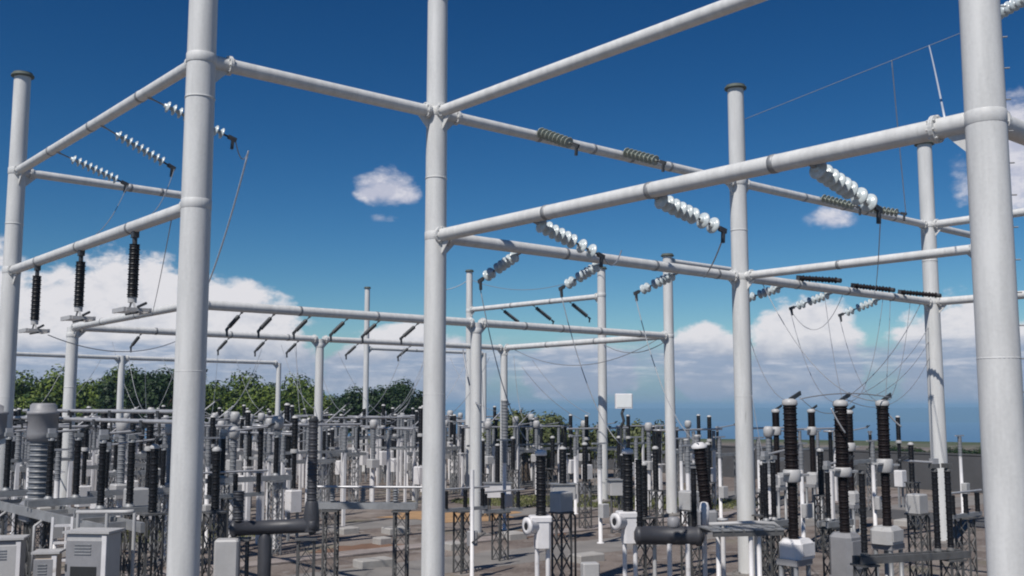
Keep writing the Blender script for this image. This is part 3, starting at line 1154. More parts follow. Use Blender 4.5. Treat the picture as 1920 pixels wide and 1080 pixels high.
random.seed(21)
for x, ytop, k, Y in [(-60, 700, 'g1', 98), (18, 700, 'g2', 96), (60, 726, 'g1', 101), (108, 706, 'g1', 97), (160, 730, 'g2', 100), (205, 712, 'g1', 96), (238, 700, 'g1', 103),
                      (335, 694, 'g2', 99), (400, 732, 'g1', 97), (445, 712, 'g1', 100), (492, 728, 'g2', 97), (545, 716, 'g1', 99), (590, 740, 'g1', 97), (640, 750, 'g2', 101),
                      (30, 716, 'd1', 104), (140, 716, 'd1', 105), (228, 700, 'd1', 105), (420, 722, 'd1', 106), (522, 724, 'd1', 105), (610, 738, 'd1', 106)]:
    plant(k, x, Y, ytop, random.uniform(0, 6.28), sxy=random.uniform(0.85, 1.15))
plant('d1', 298, 90, 672, 1.0, 'tallest dark tree, standing just left of the thick left column', None, 1.0)
plant('d1', 262, 93, 684, 2.2, 'second tallest dark tree, beside the far slim column at the left', None, 0.95)
plant('d1', 716, 94, 706, 2.0, 'dark round tree just right of the thin far mast', None, 1.1)
plant('d1', 762, 96, 712, 3.1, 'dark tree showing beside the left edge of the central column', None, 1.0)
plant('d1', 668, 96, 724, 0.4, 'low dark tree just left of the thin far mast', None, 1.0)
plant('o1', 985, 68, 766, 0.3, 'olive bush in front of the sea right of the paired columns', None, 1.0)
plant('o1', 1030, 70, 780, 1.3, 'low olive bush left of the floodlight, before the sea', None, 1.0)
plant('o1', 1208, 64, 786, 2.3, 'olive bush right below the white floodlight', None, 0.8)
plant('o1', 1105, 72, 792, 4.3, 'small olive bush between slim column and floodlight', None, 1.0)

SH = []
random.seed(77)
for k in range(15):
    x = 1322 + k * 42 + random.uniform(-12, 12)
    o = plant('d1', x, 74 - k * 0.6 + random.uniform(0, 3), random.uniform(832, 841), random.uniform(0, 6), 'dark shrub', 'same', random.uniform(1.3, 1.8))
    o['group'] = 'dark shrubs behind the boundary wall'
    SH.append((x, o))

# ------------------------------------------------------------------ equipment pieces
def lattice(t, c, z0, z1, wd, m='lattice', bar=0.05, panels=None):
    """four angle legs with X bracing, one part each for the legs and one for the bracing"""
    cx, cy = c
    h = wd / 2
    cor = [(-h, -h), (h, -h), (h, h), (-h, h)]
    for x, y in cor:
        b = MB()
        b.box((cx + x, cy + y, (z0 + z1) / 2), (bar, bar * 0.3, z1 - z0)).box((cx + x - math.copysign(bar * 0.36, x), cy + y - math.copysign(bar * 0.36, y) * 0, (z0 + z1) / 2), (bar * 0.28, bar, z1 - z0 - 0.004))
        obj('leg', b, M[m], t)
    n = panels or max(2, int(round((z1 - z0) / wd * 0.8)))
    b = MB()
    for i in range(n):
        a0, a1 = z0 + (z1 - z0) * i / n, z0 + (z1 - z0) * (i + 1) / n
        for k in range(4):
            (xa, ya), (xb, yb) = cor[k], cor[(k + 1) % 4]
            if i % 2:
                xa, ya, xb, yb = xb, yb, xa, ya
            b.bar((cx + xa, cy + ya, a0), (cx + xb, cy + yb, a1), bar * 0.6, 0.012)
            b.bar((cx + xb, cy + yb, a0 + 0.001), (cx + xa, cy + ya, a1 + 0.001), bar * 0.5, 0.010)
    obj('bracing', b, M[m], t)
    b = MB().box((cx, cy, z1 + 0.02), (wd + 0.12, wd + 0.12, 0.04))
    obj('head_plate', b, M[m], t)


def bushing(t, a, axis, h, r, m, n=14, name='porcelain', taper=1.0):
    n = max(n, int(h / 0.068))
    p = [(q * (1 - (1 - taper) * z / h), z) for q, z in sheds(n, r * 0.85, r, h)]
    return obj(name, MB().lathe(p, a, axis, 16), M[m], t)


def legs2(t, z1, sx, sy, r, m='white'):
    for x in (-sx, sx):
        for y in ((-sy, sy) if sy else (0,)):
            b = MB().lathe([(r * 2.0, 0), (r * 2.0, 0.03), (r, 0.035), (r, z1)], (x, y, 0), (0, 0, 1), 12)
            obj('leg', b, M[m], t)


def zat(y, Y, x=960):
    return at(x, y, Y).z


# ---- live-tank breaker poles at the right
def breaker_pole(label, x, Y, ytop, ymid0, ymid1, ybot, ru, rl, box, group):
    p = foot(x, Y)
    z0, z1, z2, z3 = zat(ybot, Y), zat(ymid1, Y), zat(ymid0, Y), zat(ytop, Y)
    t = thing('circuit_breaker', label, 'circuit breaker', p, RZ, group)
    bushing(t, (0, 0, z0), (0, 0, 1), z1 - z0, rl, 'brown', 16, 'lower_porcelain')
    bushing(t, (0, 0, z2), (0, 0, 1), z3 - z2 - 0.12, ru, 'brown', 18, 'upper_porcelain')
    b = MB().lathe([(ru * 1.05, z1), (ru * 1.2, z1 + 0.03), (ru * 1.2, z2 - 0.03), (ru * 1.02, z2)], seg=18)
    obj('housing', b, M['pale'], t)
    b = MB().box((0.34, 0, (z1 + z2) / 2), (0.42, 0.2, 0.05)).box((-0.30, 0, (z1 + z2) / 2 + 0.06), (0.30, 0.16, 0.04))
    obj('terminal_pad', b, M['pale'], t)
    b = MB().lathe([(ru * 1.0, z3 - 0.12), (ru * 1.06, z3 - 0.1), (ru * 1.0, z3 - 0.01), (ru * 0.5, z3 + 0.03)], seg=18)
    obj('cap', b, M['pale'], t)
    b = MB().bar((0, 0, z3), (0.52, 0.05, z3 + 0.17), 0.035, 0.10)
    obj('terminal_arm', b, M['dark'], t)
    if box:
        bm, sx, sy, hz, dx = box
        b = MB().rbox((dx, 0, z0 - hz / 2), (sx, sy, hz), 0.10)
        obj('mechanism_box', b, M[bm], t)
        b = MB().rbox((dx, -sy / 2 - 0.012, z0 - hz / 2), (sx * 0.7, 0.03, hz * 0.66), 0.01)
        obj('door', b, M[bm], t)
        zb = z0 - hz
    else:
        zb = z0
    b = MB().box((0, 0, zb - 0.07), (0.62, 0.55, 0.14))
    obj('base_frame', b, M['midgrey'], t)
    legs2(t, zb - 0.14, 0.24, 0.2, 0.055, 'galv')
    return t


GB = 'tall brown breaker poles at the right'
breaker_pole('tall brown breaker pole right of the capped column, leftmost of the tall three', 1482, 24.2, 750, 880, 904, 1010, 0.17, 0.125, ('white', 0.72, 0.6, 0.44, 0.1), GB)
breaker_pole('tall brown breaker pole with grey cabinet, middle of the tall three', 1577, 25.2, 752, 876, 894, 998, 0.175, 0.13, ('midgrey', 0.62, 0.6, 1.0, 0.0), GB)
breaker_pole('tall brown breaker pole with flat white terminal arms, rightmost of the tall three', 1656, 26.4, 752, 860, 886, 986, 0.165, 0.12, ('pale', 0.72, 0.6, 0.42, -0.05), GB)
GB = 'far breaker poles behind the tall brown ones'
for x, Y, yt, ym, yb, lb in [(1455, 44, 768, 800, 850, 'far dark breaker pole left of the tall brown poles'), (1522, 45, 768, 800, 845, 'far dark breaker pole between the first two tall brown poles'),
                             (1592, 40, 770, 830, 880, 'far dark breaker pole just behind the middle tall brown pole')]:
    breaker_pole(lb, x, Y, yt, ym, ym + 16, yb + 40, 0.17, 0.13, ('pale', 0.6, 0.5, 0.5, 0), GB)


# ---- disconnect switches
def switch(label, base, ang, posts, z0, h, r, m, group=None, blade=None, beamlen=None, latt=None, framem='galv', blade_m='tube', lattm='lattice'):
    """posts: offsets along the local x axis; blade: (from, to, extra height)"""
    t = thing('disconnect_switch', label, 'switch', (base.x, base.y, 0), ang, group)
    x0, x1 = min(posts) - 0.35, max(posts) + 0.35
    if beamlen:
        x0, x1 = beamlen
    b = MB()
    for y in (-0.13, 0.13):
        b.bar((x0, y, z0 - 0.1), (x1, y, z0 - 0.1), 0.07, 0.15)
    for k in range(4):
        xx = x0 + (x1 - x0) * (k + 0.5) / 4
        b.bar((xx, -0.095, z0 - 0.1), (xx, 0.095, z0 - 0.1), 0.06, 0.1)
    obj('base_frame', b, M[framem], t)
    for x in posts:
        bushing(t, (x, 0, z0 + 0.06), (0, 0, 1), h - 0.14, r, m, max(8, int(h * 9)), 'post_insulator')
        b = MB().lathe([(r * 1.25, z0 - 0.02), (r * 1.25, z0 + 0.02), (r * 0.9, z0 + 0.025), (r * 0.9, z0 + 0.07)], (x, 0, 0), seg=14)
        obj('base_fitting', b, M[framem], t)
        b = MB().lathe([(r * 0.9, z0 + h - 0.09), (r * 0.9, z0 + h - 0.02), (r * 0.5, z0 + h)], (x, 0, 0), seg=14)
        b.box((x, 0, z0 + h + 0.048), (0.20, 0.14, 0.10))
        obj('end_fitting', b, M[framem], t)
    if blade:
        a, c, up = blade
        b = MB().tube((a, 0, z0 + h + 0.12), (c, 0, z0 + h + 0.12 + up), 0.03, 8)
        b.box((a, 0, z0 + h + 0.13), (0.16, 0.12, 0.16))
        obj('blade', b, M[blade_m], t)
        b = MB().bar((c - 0.05, -0.05, z0 + h + 0.1 + up), (c + 0.22, -0.05, z0 + h + 0.22 + up), 0.02, 0.05).bar((c - 0.05, 0.05, z0 + h + 0.1 + up), (c + 0.22, 0.05, z0 + h + 0.22 + up), 0.02, 0.05)
        obj('contact', b, M['dark'], t)
    for lx in (latt or []):
        lattice(t, (lx, 0), 0.0, z0 - 0.23, 0.32, lattm, 0.045)
    return t


GS = 'disconnect switches with black posts in the left foreground'
PL = []
for i, (xa, Y, yt, yb, lb) in enumerate([(18, 27.2, 818, 918, 'switch with two black posts nearest the left picture edge'),
                                         (98, 24.8, 820, 934, 'switch with two black posts right of the grey current transformer'),
                                         (195, 22.4, 824, 952, 'switch with two black posts between left tank and thick column')]):
    p = foot(xa, Y)
    z0, z1 = zat(yb, Y), zat(yt, Y)
    PL.append((p, z0, z1))
    switch(lb, p, RZ, [0.0, 0.62], z0, z1 - z0, 0.085, 'black', GS, (0.0, 0.70, 0.05), (-0.5, 1.1), None, 'galv')
# the carrying frame of the three switches
p0, p1 = PL[0][0] - Vector((0.2, -0.2, 0)), PL[2][0] + Vector((0.9, -1.1, 0))
dv = (p1 - p0).normalized()
zf = min(q[1] for q in PL) - 0.22
t = thing('equipment_gantry', 'long grey steel frame on dark lattice legs carrying the black-post switches at the left', 'frame', (p0.x, p0.y, 0), math.atan2(dv.y, dv.x))
Lf = (p1 - p0).length
b = MB()
for y in (-0.32, 0.42):
    b.bar((0, y, zf - 0.1), (Lf, y, zf - 0.1), 0.09, 0.2)
for k in range(7):
    b.bar((Lf * (k + 0.3) / 7, -0.27, zf - 0.1), (Lf * (k + 0.3) / 7, 0.37, zf - 0.1), 0.08, 0.14)
obj('channel', b, M['galv'], t)
for x in (0.6, 2.9, Lf - 0.9):
    lattice(t, (x, 0.05), 0, zf - 0.25, 0.42, 'lattice', 0.06)
for x in (1.8, 4.5):
    b = MB().poly([(x, -0.4, zf - 0.2), (x, -0.55, zf - 0.3), (x, -0.55, zf - 1.3)], 0.035)
    obj('operating_pipe', b, M['pale'], t)
# bus tubes along the switch tops
for k, (dz, off, lb) in enumerate([(0.62, 0.25, 'upper grey bus tube crossing behind the left columns'), (0.42, -0.1, 'lower grey bus tube crossing behind the left columns')]):
    a = PL[0][0] + D1 * 2.0 + D2 * (0.62 + off)
    c = PL[2][0] - D1 * 2.6 + D2 * (0.62 + off)
    zz = PL[1][2] + dz
    t = thing('bus_tube', lb, 'bus tube', (a.x, a.y, zz), math.atan2((c - a).y, (c - a).x))
    L = (c - a).length
    obj('tube', MB().tube((0, 0, 0), (L, 0, 0), 0.045, 12), M['tube'], t)
    b = MB()
    for q in range(4):
        b.box((L * (q + 0.4) / 4, 0, -0.05), (0.14, 0.12, 0.14)).tube((L * (q + 0.4) / 4, 0, -0.1), (L * (q + 0.4) / 4 + 0.02, 0, -dz + 0.15), 0.03, 6)
    obj('clamp', b, M['dark'], t)

# right-hand switch with thin dark posts
GS = 'thin-post switches at the right'
a = foot(1612, 22.6); c = foot(1772, 23.4)
dv = (c - a); L = dv.length
t = switch('thin black-post switch with dark base in front of the right-hand column', a, math.atan2(dv.y, dv.x), [0.0, L - 0.36, L], zat(1038, 22.8), zat(880, 22.8) - zat(1038, 22.8), 0.075, 'black', GS,
           (L - 0.36, L - 1.3, 0.06), (-0.2, L + 0.4), (0.0, L), 'lattice')
b = MB().tube((0.3, 0, -0.03), (-0.06, 0, 0), 0.02, 6)
switch('thin black-post switch just right of the capped column', foot(1432, 27), RZ, [0.0, 0.34], zat(975, 27), zat(862, 27) - zat(975, 27), 0.075, 'black', GS, (0, 0.9, 0.1), (-0.3, 0.9), (0.1, 0.6), 'galv')
switch('thin black-post switch behind the middle tall brown pole', foot(1548, 27), RZ, [0.0, 0.6], zat(975, 27), zat(880, 27) - zat(975, 27), 0.07, 'black', GS, (0, 1.0, 0.1), (-0.3, 0.9), (0.1, 0.5), 'galv')


# ---- current transformers
def current_transformer(label, x, Y, ytop, yneck, ybot, rh, rp, group, hm='midgrey', pm='grey_porc', legm='galv'):
    p = foot(x, Y)
    z0, z1, z2 = zat(ybot, Y), zat(yneck, Y), zat(ytop, Y)
    t = thing('current_transformer', label, 'transformer', p, RZ, group)
    b = MB().lathe([(rh * 0.72, z1), (rh * 0.98, z1 + 0.08), (rh, z1 + 0.2), (rh, z2 - 0.28), (rh * 1.04, z2 - 0.27), (rh * 1.04, z2 - 0.2), (rh * 0.86, z2 - 0.19), (rh * 0.86, z2 - 0.05), (rh * 0.7, z2)], seg=28)
    obj('head_tank', b, M[hm], t)
    b = MB().box((rh + 0.14, 0, (z1 + z2) / 2), (0.30, 0.09, 0.05)).box((-rh - 0.14, 0, (z1 + z2) / 2), (0.30, 0.09, 0.05))
    obj('terminal', b, M['dark'], t)
    bushing(t, (0, 0, z0), (0, 0, 1), z1 - z0, rp, pm, 17)
    b = MB().rbox((0, 0, z0 - 0.22), (rp * 2.5, rp * 2.5, 0.44), 0.06)
    obj('base_tank', b, M[hm], t)
    b = MB().rbox((0, -rp * 1.25 - 0.1, z0 - 0.25), (0.3, 0.2, 0.28), 0.02)
    obj('terminal_box', b, M['pale'], t)
    lattice(t, (0, 0), 0, z0 - 0.5, 0.46, 'lattice', 0.055)
    return t


GC = 'grey current transformers at the far left'
current_transformer('big grey current transformer with round metal head at the left', 80, 25.5, 756, 828, 940, 0.36, 0.29, GC)
current_transformer('grey current transformer cut by the left picture edge', -6, 28.0, 758, 826, 930, 0.33, 0.27, GC)

# ---- dark dead-tank breaker left of centre
p = foot(520, 22.8)
t = thing('tank_breaker', 'dark grey tank breaker with one tall dark bushing left of the central column', 'circuit breaker', p, R(8))
zc = zat(988, 22.8)
xr = 0.78
b = MB().lathe([(0.10, -0.95), (0.19, -0.9), (0.20, -0.82), (0.155, -0.8), (0.155, 0.72), (0.20, 0.74), (0.20, 0.86), (0.12, 0.9)], (0, 0, zc), (1, 0, 0.03), 24)
obj('tank', b, M['tank'], t)
zt = zat(782, 22.8)
b = MB().lathe([(0.18, zc - 0.1), (0.17, zc + 0.25), (0.14, zc + 0.5), (0.12, zc + 0.55)], (xr, 0, 0), seg=20)
obj('bushing_turret', b, M['tank'], t)
bushing(t, (xr, 0, zc + 0.5), (0, 0, 1), zt - zc - 0.58, 0.125, 'tank', 20, 'bushing', 0.9)
obj('bushing_cap', MB().lathe([(0.1, 0), (0.12, 0.02), (0.06, 0.12)], (xr, 0, zt - 0.1), seg=14), M['dark'], t)
bushing(t, (-0.78, 0, zc + 0.15), (0, 0, 1), 0.62, 0.13, 'tank', 8, 'bushing')
b = MB().lathe([(0.14, zc - 1.6), (0.15, zc - 0.26), (0.10, zc - 0.14)], (-0.20, 0, 0), seg=24)
obj('pressure_drum', b, M['tank'], t)
b = MB().rbox((-0.95, -0.3, zc - 0.7), (0.5, 0.4, 1.0), 0.04)
obj('control_box', b, M['pale'], t)
lattice(t, (0.68, 0), 0, zc - 0.28, 0.34, 'lattice', 0.05)
lattice(t, (-0.75, 0.1), 0, zc - 0.28, 0.34, 'lattice', 0.05)

# ---- bus support on lattice legs
p = foot(690, 27.0)
t = thing('bus_support', 'low bus support on two dark lattice legs left of the central column', 'stand', p, R(-4))
zc = zat(948, 27.0)
lattice(t, (-0.93, 0), 0, zc - 0.15, 0.32, 'lattice', 0.05)
lattice(t, (0.90, 0), 0, zc - 0.15, 0.32, 'lattice', 0.05)
b = MB().bar((-1.35, -0.12, zc), (1.3, -0.12, zc), 0.08, 0.16).bar((-1.35, 0.12, zc), (1.3, 0.12, zc), 0.08, 0.16)
obj('channel', b, M['galv'], t)
for x in (-0.9, -0.1, 0.75):
    b = MB().lathe(sheds(5, 0.05, 0.085, 0.34), (x, 0, zc + 0.09), seg=12)
    obj('post_insulator', b, M['grey_porc'], t)
b = MB().tube((-1.5, 0, zc + 0.47), (1.45, 0, zc + 0.47), 0.035, 8)
obj('bus_bar', b, M['tube'], t)


# ---- voltage transformers with white heads right of centre
def voltage_transformer(label, x, Y, ytop, ybush, yhead, rb, group, pm='black', side=-1):
    p = foot(x, Y)
    zt, zb = zat(ytop, Y), zat(ybush, Y)
    t = thing('voltage_transformer', label, 'transformer', p, R(6), group)
    bushing(t, (0, 0, zb), (0, 0, 1), zt - zb - 0.08, rb, pm, 15)
    obj('cap', MB().lathe([(rb * 0.95, zt - 0.08), (rb * 1.1, zt - 0.06), (rb * 1.0, zt + 0.03), (rb * 0.4, zt + 0.06)], seg=16), M['white'], t)
    b = MB().rbox((0.03, 0, zb - 0.38), (0.36, 0.42, 0.74), 0.05)
    b.rbox((-0.02, 0, zb - 0.01 - 0.06), (0.52, 0.46, 0.13), 0.03)
    obj('tank', b, M['white'], t)
    q = MB().lathe([(0.10, 0), (0.18, 0.03), (0.19, 0.2), (0.21, 0.21), (0.21, 0.28), (0.075, 0.285), (0.07, 0.24)], (side * 0.12, -0.05, zb - 0.24), (side, -0.42, 0), 20)
    h = obj('side_drum', q, M['white'], t)
    ax = Vector((side, -0.42, 0)).normalized()
    q = MB().lathe([(0.085, 0), (0.085, 0.012)], Vector((side * 0.12, -0.05, zb - 0.24)) + ax * 0.279, ax, 16)
    obj('port', q, M['hole'], t)
    zz = zb - 0.75
    for xx in (-0.1, 0.16):
        b = MB().lathe([(0.055, 0), (0.055, zz)], (xx, 0, 0), seg=12)
        obj('leg', b, M['white'], t)
    return t


GV = 'voltage transformers with white heads'
voltage_transformer('voltage transformer with white drum head and black bushing nearest the central column', 1014, 25.0, 848, 966, 990, 0.135, GV)
voltage_transformer('voltage transformer with white drum head beside the dark tank', 1176, 25.6, 845, 958, 975, 0.14, GV)

# dark oil tank with bushings
p = foot(1252, 25.4)
t = thing('tank_breaker', 'dark grey horizontal tank with thin black bushings in front of the capped columns', 'circuit breaker', p, R(-3))
zc = zat(1004, 25.4)
b = MB().lathe([(0.1, -0.86), (0.22, -0.80), (0.24, -0.7), (0.22, -0.68), (0.22, 0.62), (0.25, 0.64), (0.25, 0.74), (0.12, 0.82)], (0, 0, zc), (1, 0, 0), 24)
obj('tank', b, M['tank'], t)
for x, yt, r, m_ in ((-0.72, 862, 0.09, 'black'), (0.60, 878, 0.075, 'black')):
    zt = zat(yt, 25.4)
    bushing(t, (x, 0, zc + 0.1), (0, 0, 1), zt - zc - 0.1, r, m_, 16, 'bushing')
b = MB().lathe([(0.13, 0), (0.15, 0.03), (0.15, 0.2), (0.1, 0.24)], (0.1, 0, zc + 0.2), seg=16)
obj('filler', b, M['midgrey'], t)
for x in (-0.02, 0.42):
    obj('leg', MB().lathe([(0.06, 0), (0.06, zc - 0.18)], (x, -0.1, 0), seg=10), M['white'], t)
obj('leg', MB().lathe([(0.05, 0), (0.05, zc - 0.2)], (-0.35, 0.2, 0), seg=10), M['pale'], t)
b = MB()
for k in range(2):
    b.poly([(0.1 + 0.26 * math.cos(a / 12 * math.pi), -0.15 + 0.1 * k, 0.02 + max(0, 0.5 * math.sin(a / 12 * math.pi))) for a in range(13)], 0.03, 6)
obj('cable_loop', b, M['lattice'], t)

# brown leaning bushing with white fittings, and flat platform
p = foot(1320, 26.2)
t = thing('voltage_transformer', 'thick brown tilted bushing between two pale columns, white fitting at its foot', 'transformer', p, R(4))
zb, zt = zat(955, 26.2), zat(838, 26.2)
bushing(t, (0.02, 0, zb), (-0.10, 0, 1), zt - zb, 0.165, 'brown', 14)
obj('cap', MB().lathe([(0.19, 0), (0.2, 0.06), (0.1, 0.14)], Vector((0.02, 0, zb)) + Vector((-0.10, 0, 1)).normalized() * (zt - zb - 0.02), (-0.1, 0, 1), 18), M['white'], t)
obj('valve', MB().lathe([(0.05, -0.42), (0.13, -0.38), (0.13, 0.05), (0.09, 0.18), (0.05, 0.2)], (-0.06, -0.1, zb), seg=14), M['white'], t)
obj('tank', MB().rbox((0.02, 0.05, zb - 0.3), (0.5, 0.5, 0.58), 0.05), M['midgrey'], t)
for x in (-0.05, 0.42):
    obj('leg', MB().lathe([(0.06, 0), (0.06, zb - 0.58)], (x, 0, 0), seg=10), M['white'], t)
p = foot(1385, 24.6)
t = thing('platform', 'low grey slatted platform on white legs in front of the capped column', 'platform', p, R(10))
zc = zat(992, 24.6)
for yy in (-0.42, 0.42):
    obj('beam', MB().bar((-0.85, yy, zc - 0.05), (0.85, yy, zc - 0.05), 0.08, 0.12), M['lattice'], t)
for k in range(7):
    xx = -0.78 + k * 0.26
    obj('slat', MB().box((xx, 0, zc + 0.025), (0.2, 0.96, 0.03)), M['galv'], t)
obj('pipe', MB().poly([(-0.9, -0.3, zc + 0.16), (0.2, -0.32, zc + 0.18), (0.7, -0.25, zc + 0.14), (0.95, -0.2, zc - 0.02)], 0.045, 8), M['pale'], t)
for x, y in ((0.08, -0.35), (0.30, -0.3), (-0.5, 0.2), (0.5, 0.3)):
    obj('leg', MB().lathe([(0.12, 0), (0.12, 0.04), (0.055, 0.05), (0.055, zc - 0.05)], (x, y, 0), seg=10), M['white'], t)
obj('hand_valve', MB().lathe([(0.03, zc + 0.03), (0.03, zc + 0.2), (0.13, zc + 0.21), (0.13, zc + 0.25), (0.03, zc + 0.26)], (-0.45, 0, 0), seg=14), M['pale'], t)

# ---- cabinets
def cabinet(label, x, Y, ytop, w_, d_, m, rz, window=False, zb=0.0):
    p = foot(x, Y)
    z1 = zat(ytop, Y)
    t = thing('control_cabinet', label, 'cabinet', p, rz)
    h = z1 - zb
    obj('body', MB().rbox((0, 0, zb + h / 2), (w_, d_, h), 0.03), M[m], t)
    obj('door', MB().rbox((-0.03, -d_ / 2 - 0.012, zb + h / 2), (w_ * 0.86, 0.035, h * 0.9), 0.008), M['midgrey' if m != 'midgrey' else 'pale'], t)
    obj('handle', MB().box((w_ * 0.36, -d_ / 2 - 0.05, zb + h * 0.55), (0.03, 0.04, 0.16)), M['dark'], t)
    obj('edge_trim', MB().box((w_ / 2 - 0.05, -d_ / 2 - 0.006, zb + h / 2), (0.09, 0.04, h * 0.97)), M['white'], t)
    obj('roof', MB().box((0, 0, z1 + 0.02), (w_ + 0.1, d_ + 0.1, 0.04)), M['pale'], t)
    for q in (0.25, 0.75):
        obj('hinge', MB().box((-w_ * 0.45, -d_ / 2 - 0.035, zb + h * q), (0.03, 0.02, 0.12)), M['dark'], t)
    for q in range(4):
        obj('louvre', MB().box((-0.05, -d_ / 2 - 0.036, zb + h - 0.2 - q * 0.055), (w_ * 0.4, 0.016, 0.02)), M['galv'], t)
    if window:
        obj('window', MB().box((-0.02, -d_ / 2 - 0.034, zb + h - 0.80), (w_ * 0.62, 0.02, 0.42)), M['glaze'], t)
    return t


cabinet('grey control cabinet with dark window at the bottom left', 186, 19.6, 997, 0.80, 0.55, 'pale', R(-6), True)
cabinet('tan cabinet beside the grey cabinet at the bottom left', 103, 20.6, 1036, 0.42, 0.4, 'tan', R(10))
cabinet('lavender grey cabinet at the bottom left corner', 22, 21.4, 1010, 0.7, 0.5, 'midgrey', R(14))
t = thing('ladder', 'white ladder leaning on the switch frame at the bottom left', 'ladder', foot(122, 21.8), R(15))
zz = zat(972, 21.8)
for x in (-0.19, 0.19):
    obj('rail', MB().bar((x, 0, 0), (x, 0.3, zz), 0.08, 0.05), M['white'], t)
rg = MB().box((0, 0, 0), (0.33, 0.05, 0.05)).mesh('rung', M['white'])
for k in range(7):
    f = (k + 0.5) / 7
    obj('rung', rg, None, t, (0, 0.3 * f, zz * f))
t = thing('pipe_rack', 'pale bent pipe frame above the grey cabinet at the left', 'frame', foot(212, 20.2), R(4))
zz = zat(962, 20.2)
b = MB()
for x in (-0.58, -0.04, 0.48):
    obj('post', MB().tube((x, 0, 0), (x, 0, zz), 0.035, 10), M['pale'], t)
obj('top_pipe', MB().poly([(-0.62, 0, zz + 0.02), (0.3, 0, zz + 0.02), (0.46, 0, zz + 0.03)], 0.04, 8), M['pale'], t)

def low_stand(label, x, Y, ytop, kind):
    p = foot(x, Y)
    z = zat(ytop, Y)
    t = thing('lattice_stand', label, 'stand', p, RZ)
    lattice(t, (0, 0), 0, z, 0.36, 'lattice', 0.05)
    if kind == 'arms':
        obj('crossarm', MB().bar((-0.7, 0, z + 0.08), (0.9, 0, z + 0.08), 0.1, 0.1), M['galv'], t)
        for q in (-0.6, 0.1, 0.75):
            bushing(t, (q, 0, z + 0.13), (0, 0, 1), 0.5, 0.07, 'black', 7, 'post_insulator')
        obj('bus_bar', MB().tube((-0.85, 0, z + 0.68), (1.0, 0, z + 0.68), 0.03, 8), M['tube'], t)
    elif kind == 'box':
        obj('operating_box', MB().rbox((0, 0, z + 0.3), (0.5, 0.42, 0.5), 0.03), M['pale'], t)
        obj('conduit', MB().poly([(0.2, -0.1, z + 0.1), (0.34, -0.16, z - 0.1), (0.34, -0.16, 0)], 0.03, 6), M['dark'], t)
    else:
        bushing(t, (0, 0, z + 0.06), (0, 0, 1), 1.35, 0.10, 'black', 14)
        obj('cap', MB().lathe([(0.1, 0), (0.11, 0.05), (0.05, 0.1)], (0, 0, z + 1.4), seg=12), M['pale'], t)


low_stand('dark lattice stand just right of the nearest white-headed transformer', 1052, 27.5, 962, 'box')
low_stand('dark lattice stand with three small black insulators beside the paired columns', 938, 33, 962, 'arms')
low_stand('dark lattice stand behind the dark horizontal tank', 1206, 28, 972, 'post')
low_stand('dark lattice stand with a box left of the slatted platform', 1290, 29.5, 958, 'box')
low_stand('dark lattice stand with a black post just right of the thick left column', 408, 24, 962, 'post')
low_stand('dark lattice stand with small insulators right of the thick left column', 438, 27, 935, 'arms')
low_stand('dark lattice stand with a black post just left of the thick left column', 292, 22.5, 965, 'post')
low_stand('dark lattice stand with a box behind the pipe rack', 262, 24.5, 960, 'box')
low_stand('dark lattice stand with three insulators at the foot of the right-hand column', 1800, 27.5, 972, 'arms')
low_stand('dark lattice stand with a box behind the dark switch base at the right', 1712, 28.5, 965, 'box')
low_stand('dark lattice stand with small insulators beside the central column foot', 868, 30.5, 960, 'arms')
low_stand('dark lattice stand with black post in front of the capped column foot', 1428, 29, 968, 'post')
for x, Y, hh, lb in [(1816, 22.0, 1.1, 'small pale junction box at the foot of the thickest right column'), (1545, 21.8, 1.05, 'small pale junction box before the middle tall brown pole'),
                     (1104, 26.0, 0.9, 'small pale junction box on the gravel between the white-headed transformers')]:
    t = thing('junction_box', lb, 'box', foot(x, Y), R(12))
    obj('body', MB().rbox((0, 0, hh - 0.2), (0.42, 0.3, 0.5), 0.03), M['pale'], t)
    obj('post', MB().box((0, 0, (hh - 0.45) / 2), (0.08, 0.08, hh - 0.45)), M['galv'], t)
    obj('conduit', MB().tube((0.12, 0, 0), (0.12, 0, hh - 0.45), 0.025, 8), M['dark'], t)

random.seed(31)
for x, y, sx, sy, lb in [(742, 1000, 0.9, 0.7, 'pale low concrete block just left of the central column'), (700, 1062, 1.1, 0.6, 'pale low concrete block at the bottom edge left of the central column'), (650, 1000, 0.7, 0.7, 'low concrete block between the lattice legs of the bus support'),
                         (716, 1020, 0.5, 0.5, 'small concrete block between the two lattice legs'), (1100, 1052, 1.0, 0.6, 'low concrete block between the two white-headed transformers'), (960, 1010, 0.8, 0.8, 'low concrete block left of the nearest white-headed transformer'),
                         (1236, 1000, 0.8, 0.6, 'low concrete block behind the dark horizontal tank'), (1700, 985, 0.9, 0.7, 'low concrete block behind the dark switch base'), (850, 1030, 0.6, 0.6, 'low concrete block just right of the central column')]:
    p = gnd(x, y)
    o = obj('concrete_block', MB().rbox((0, 0, 0.11), (sx, sy, 0.24), 0.03), M['pad'], None, (p.x, p.y, 0))
    o.rotation_euler = (0, 0, RZ + random.uniform(-0.1, 0.1))
    tag(o, lb, 'concrete block')

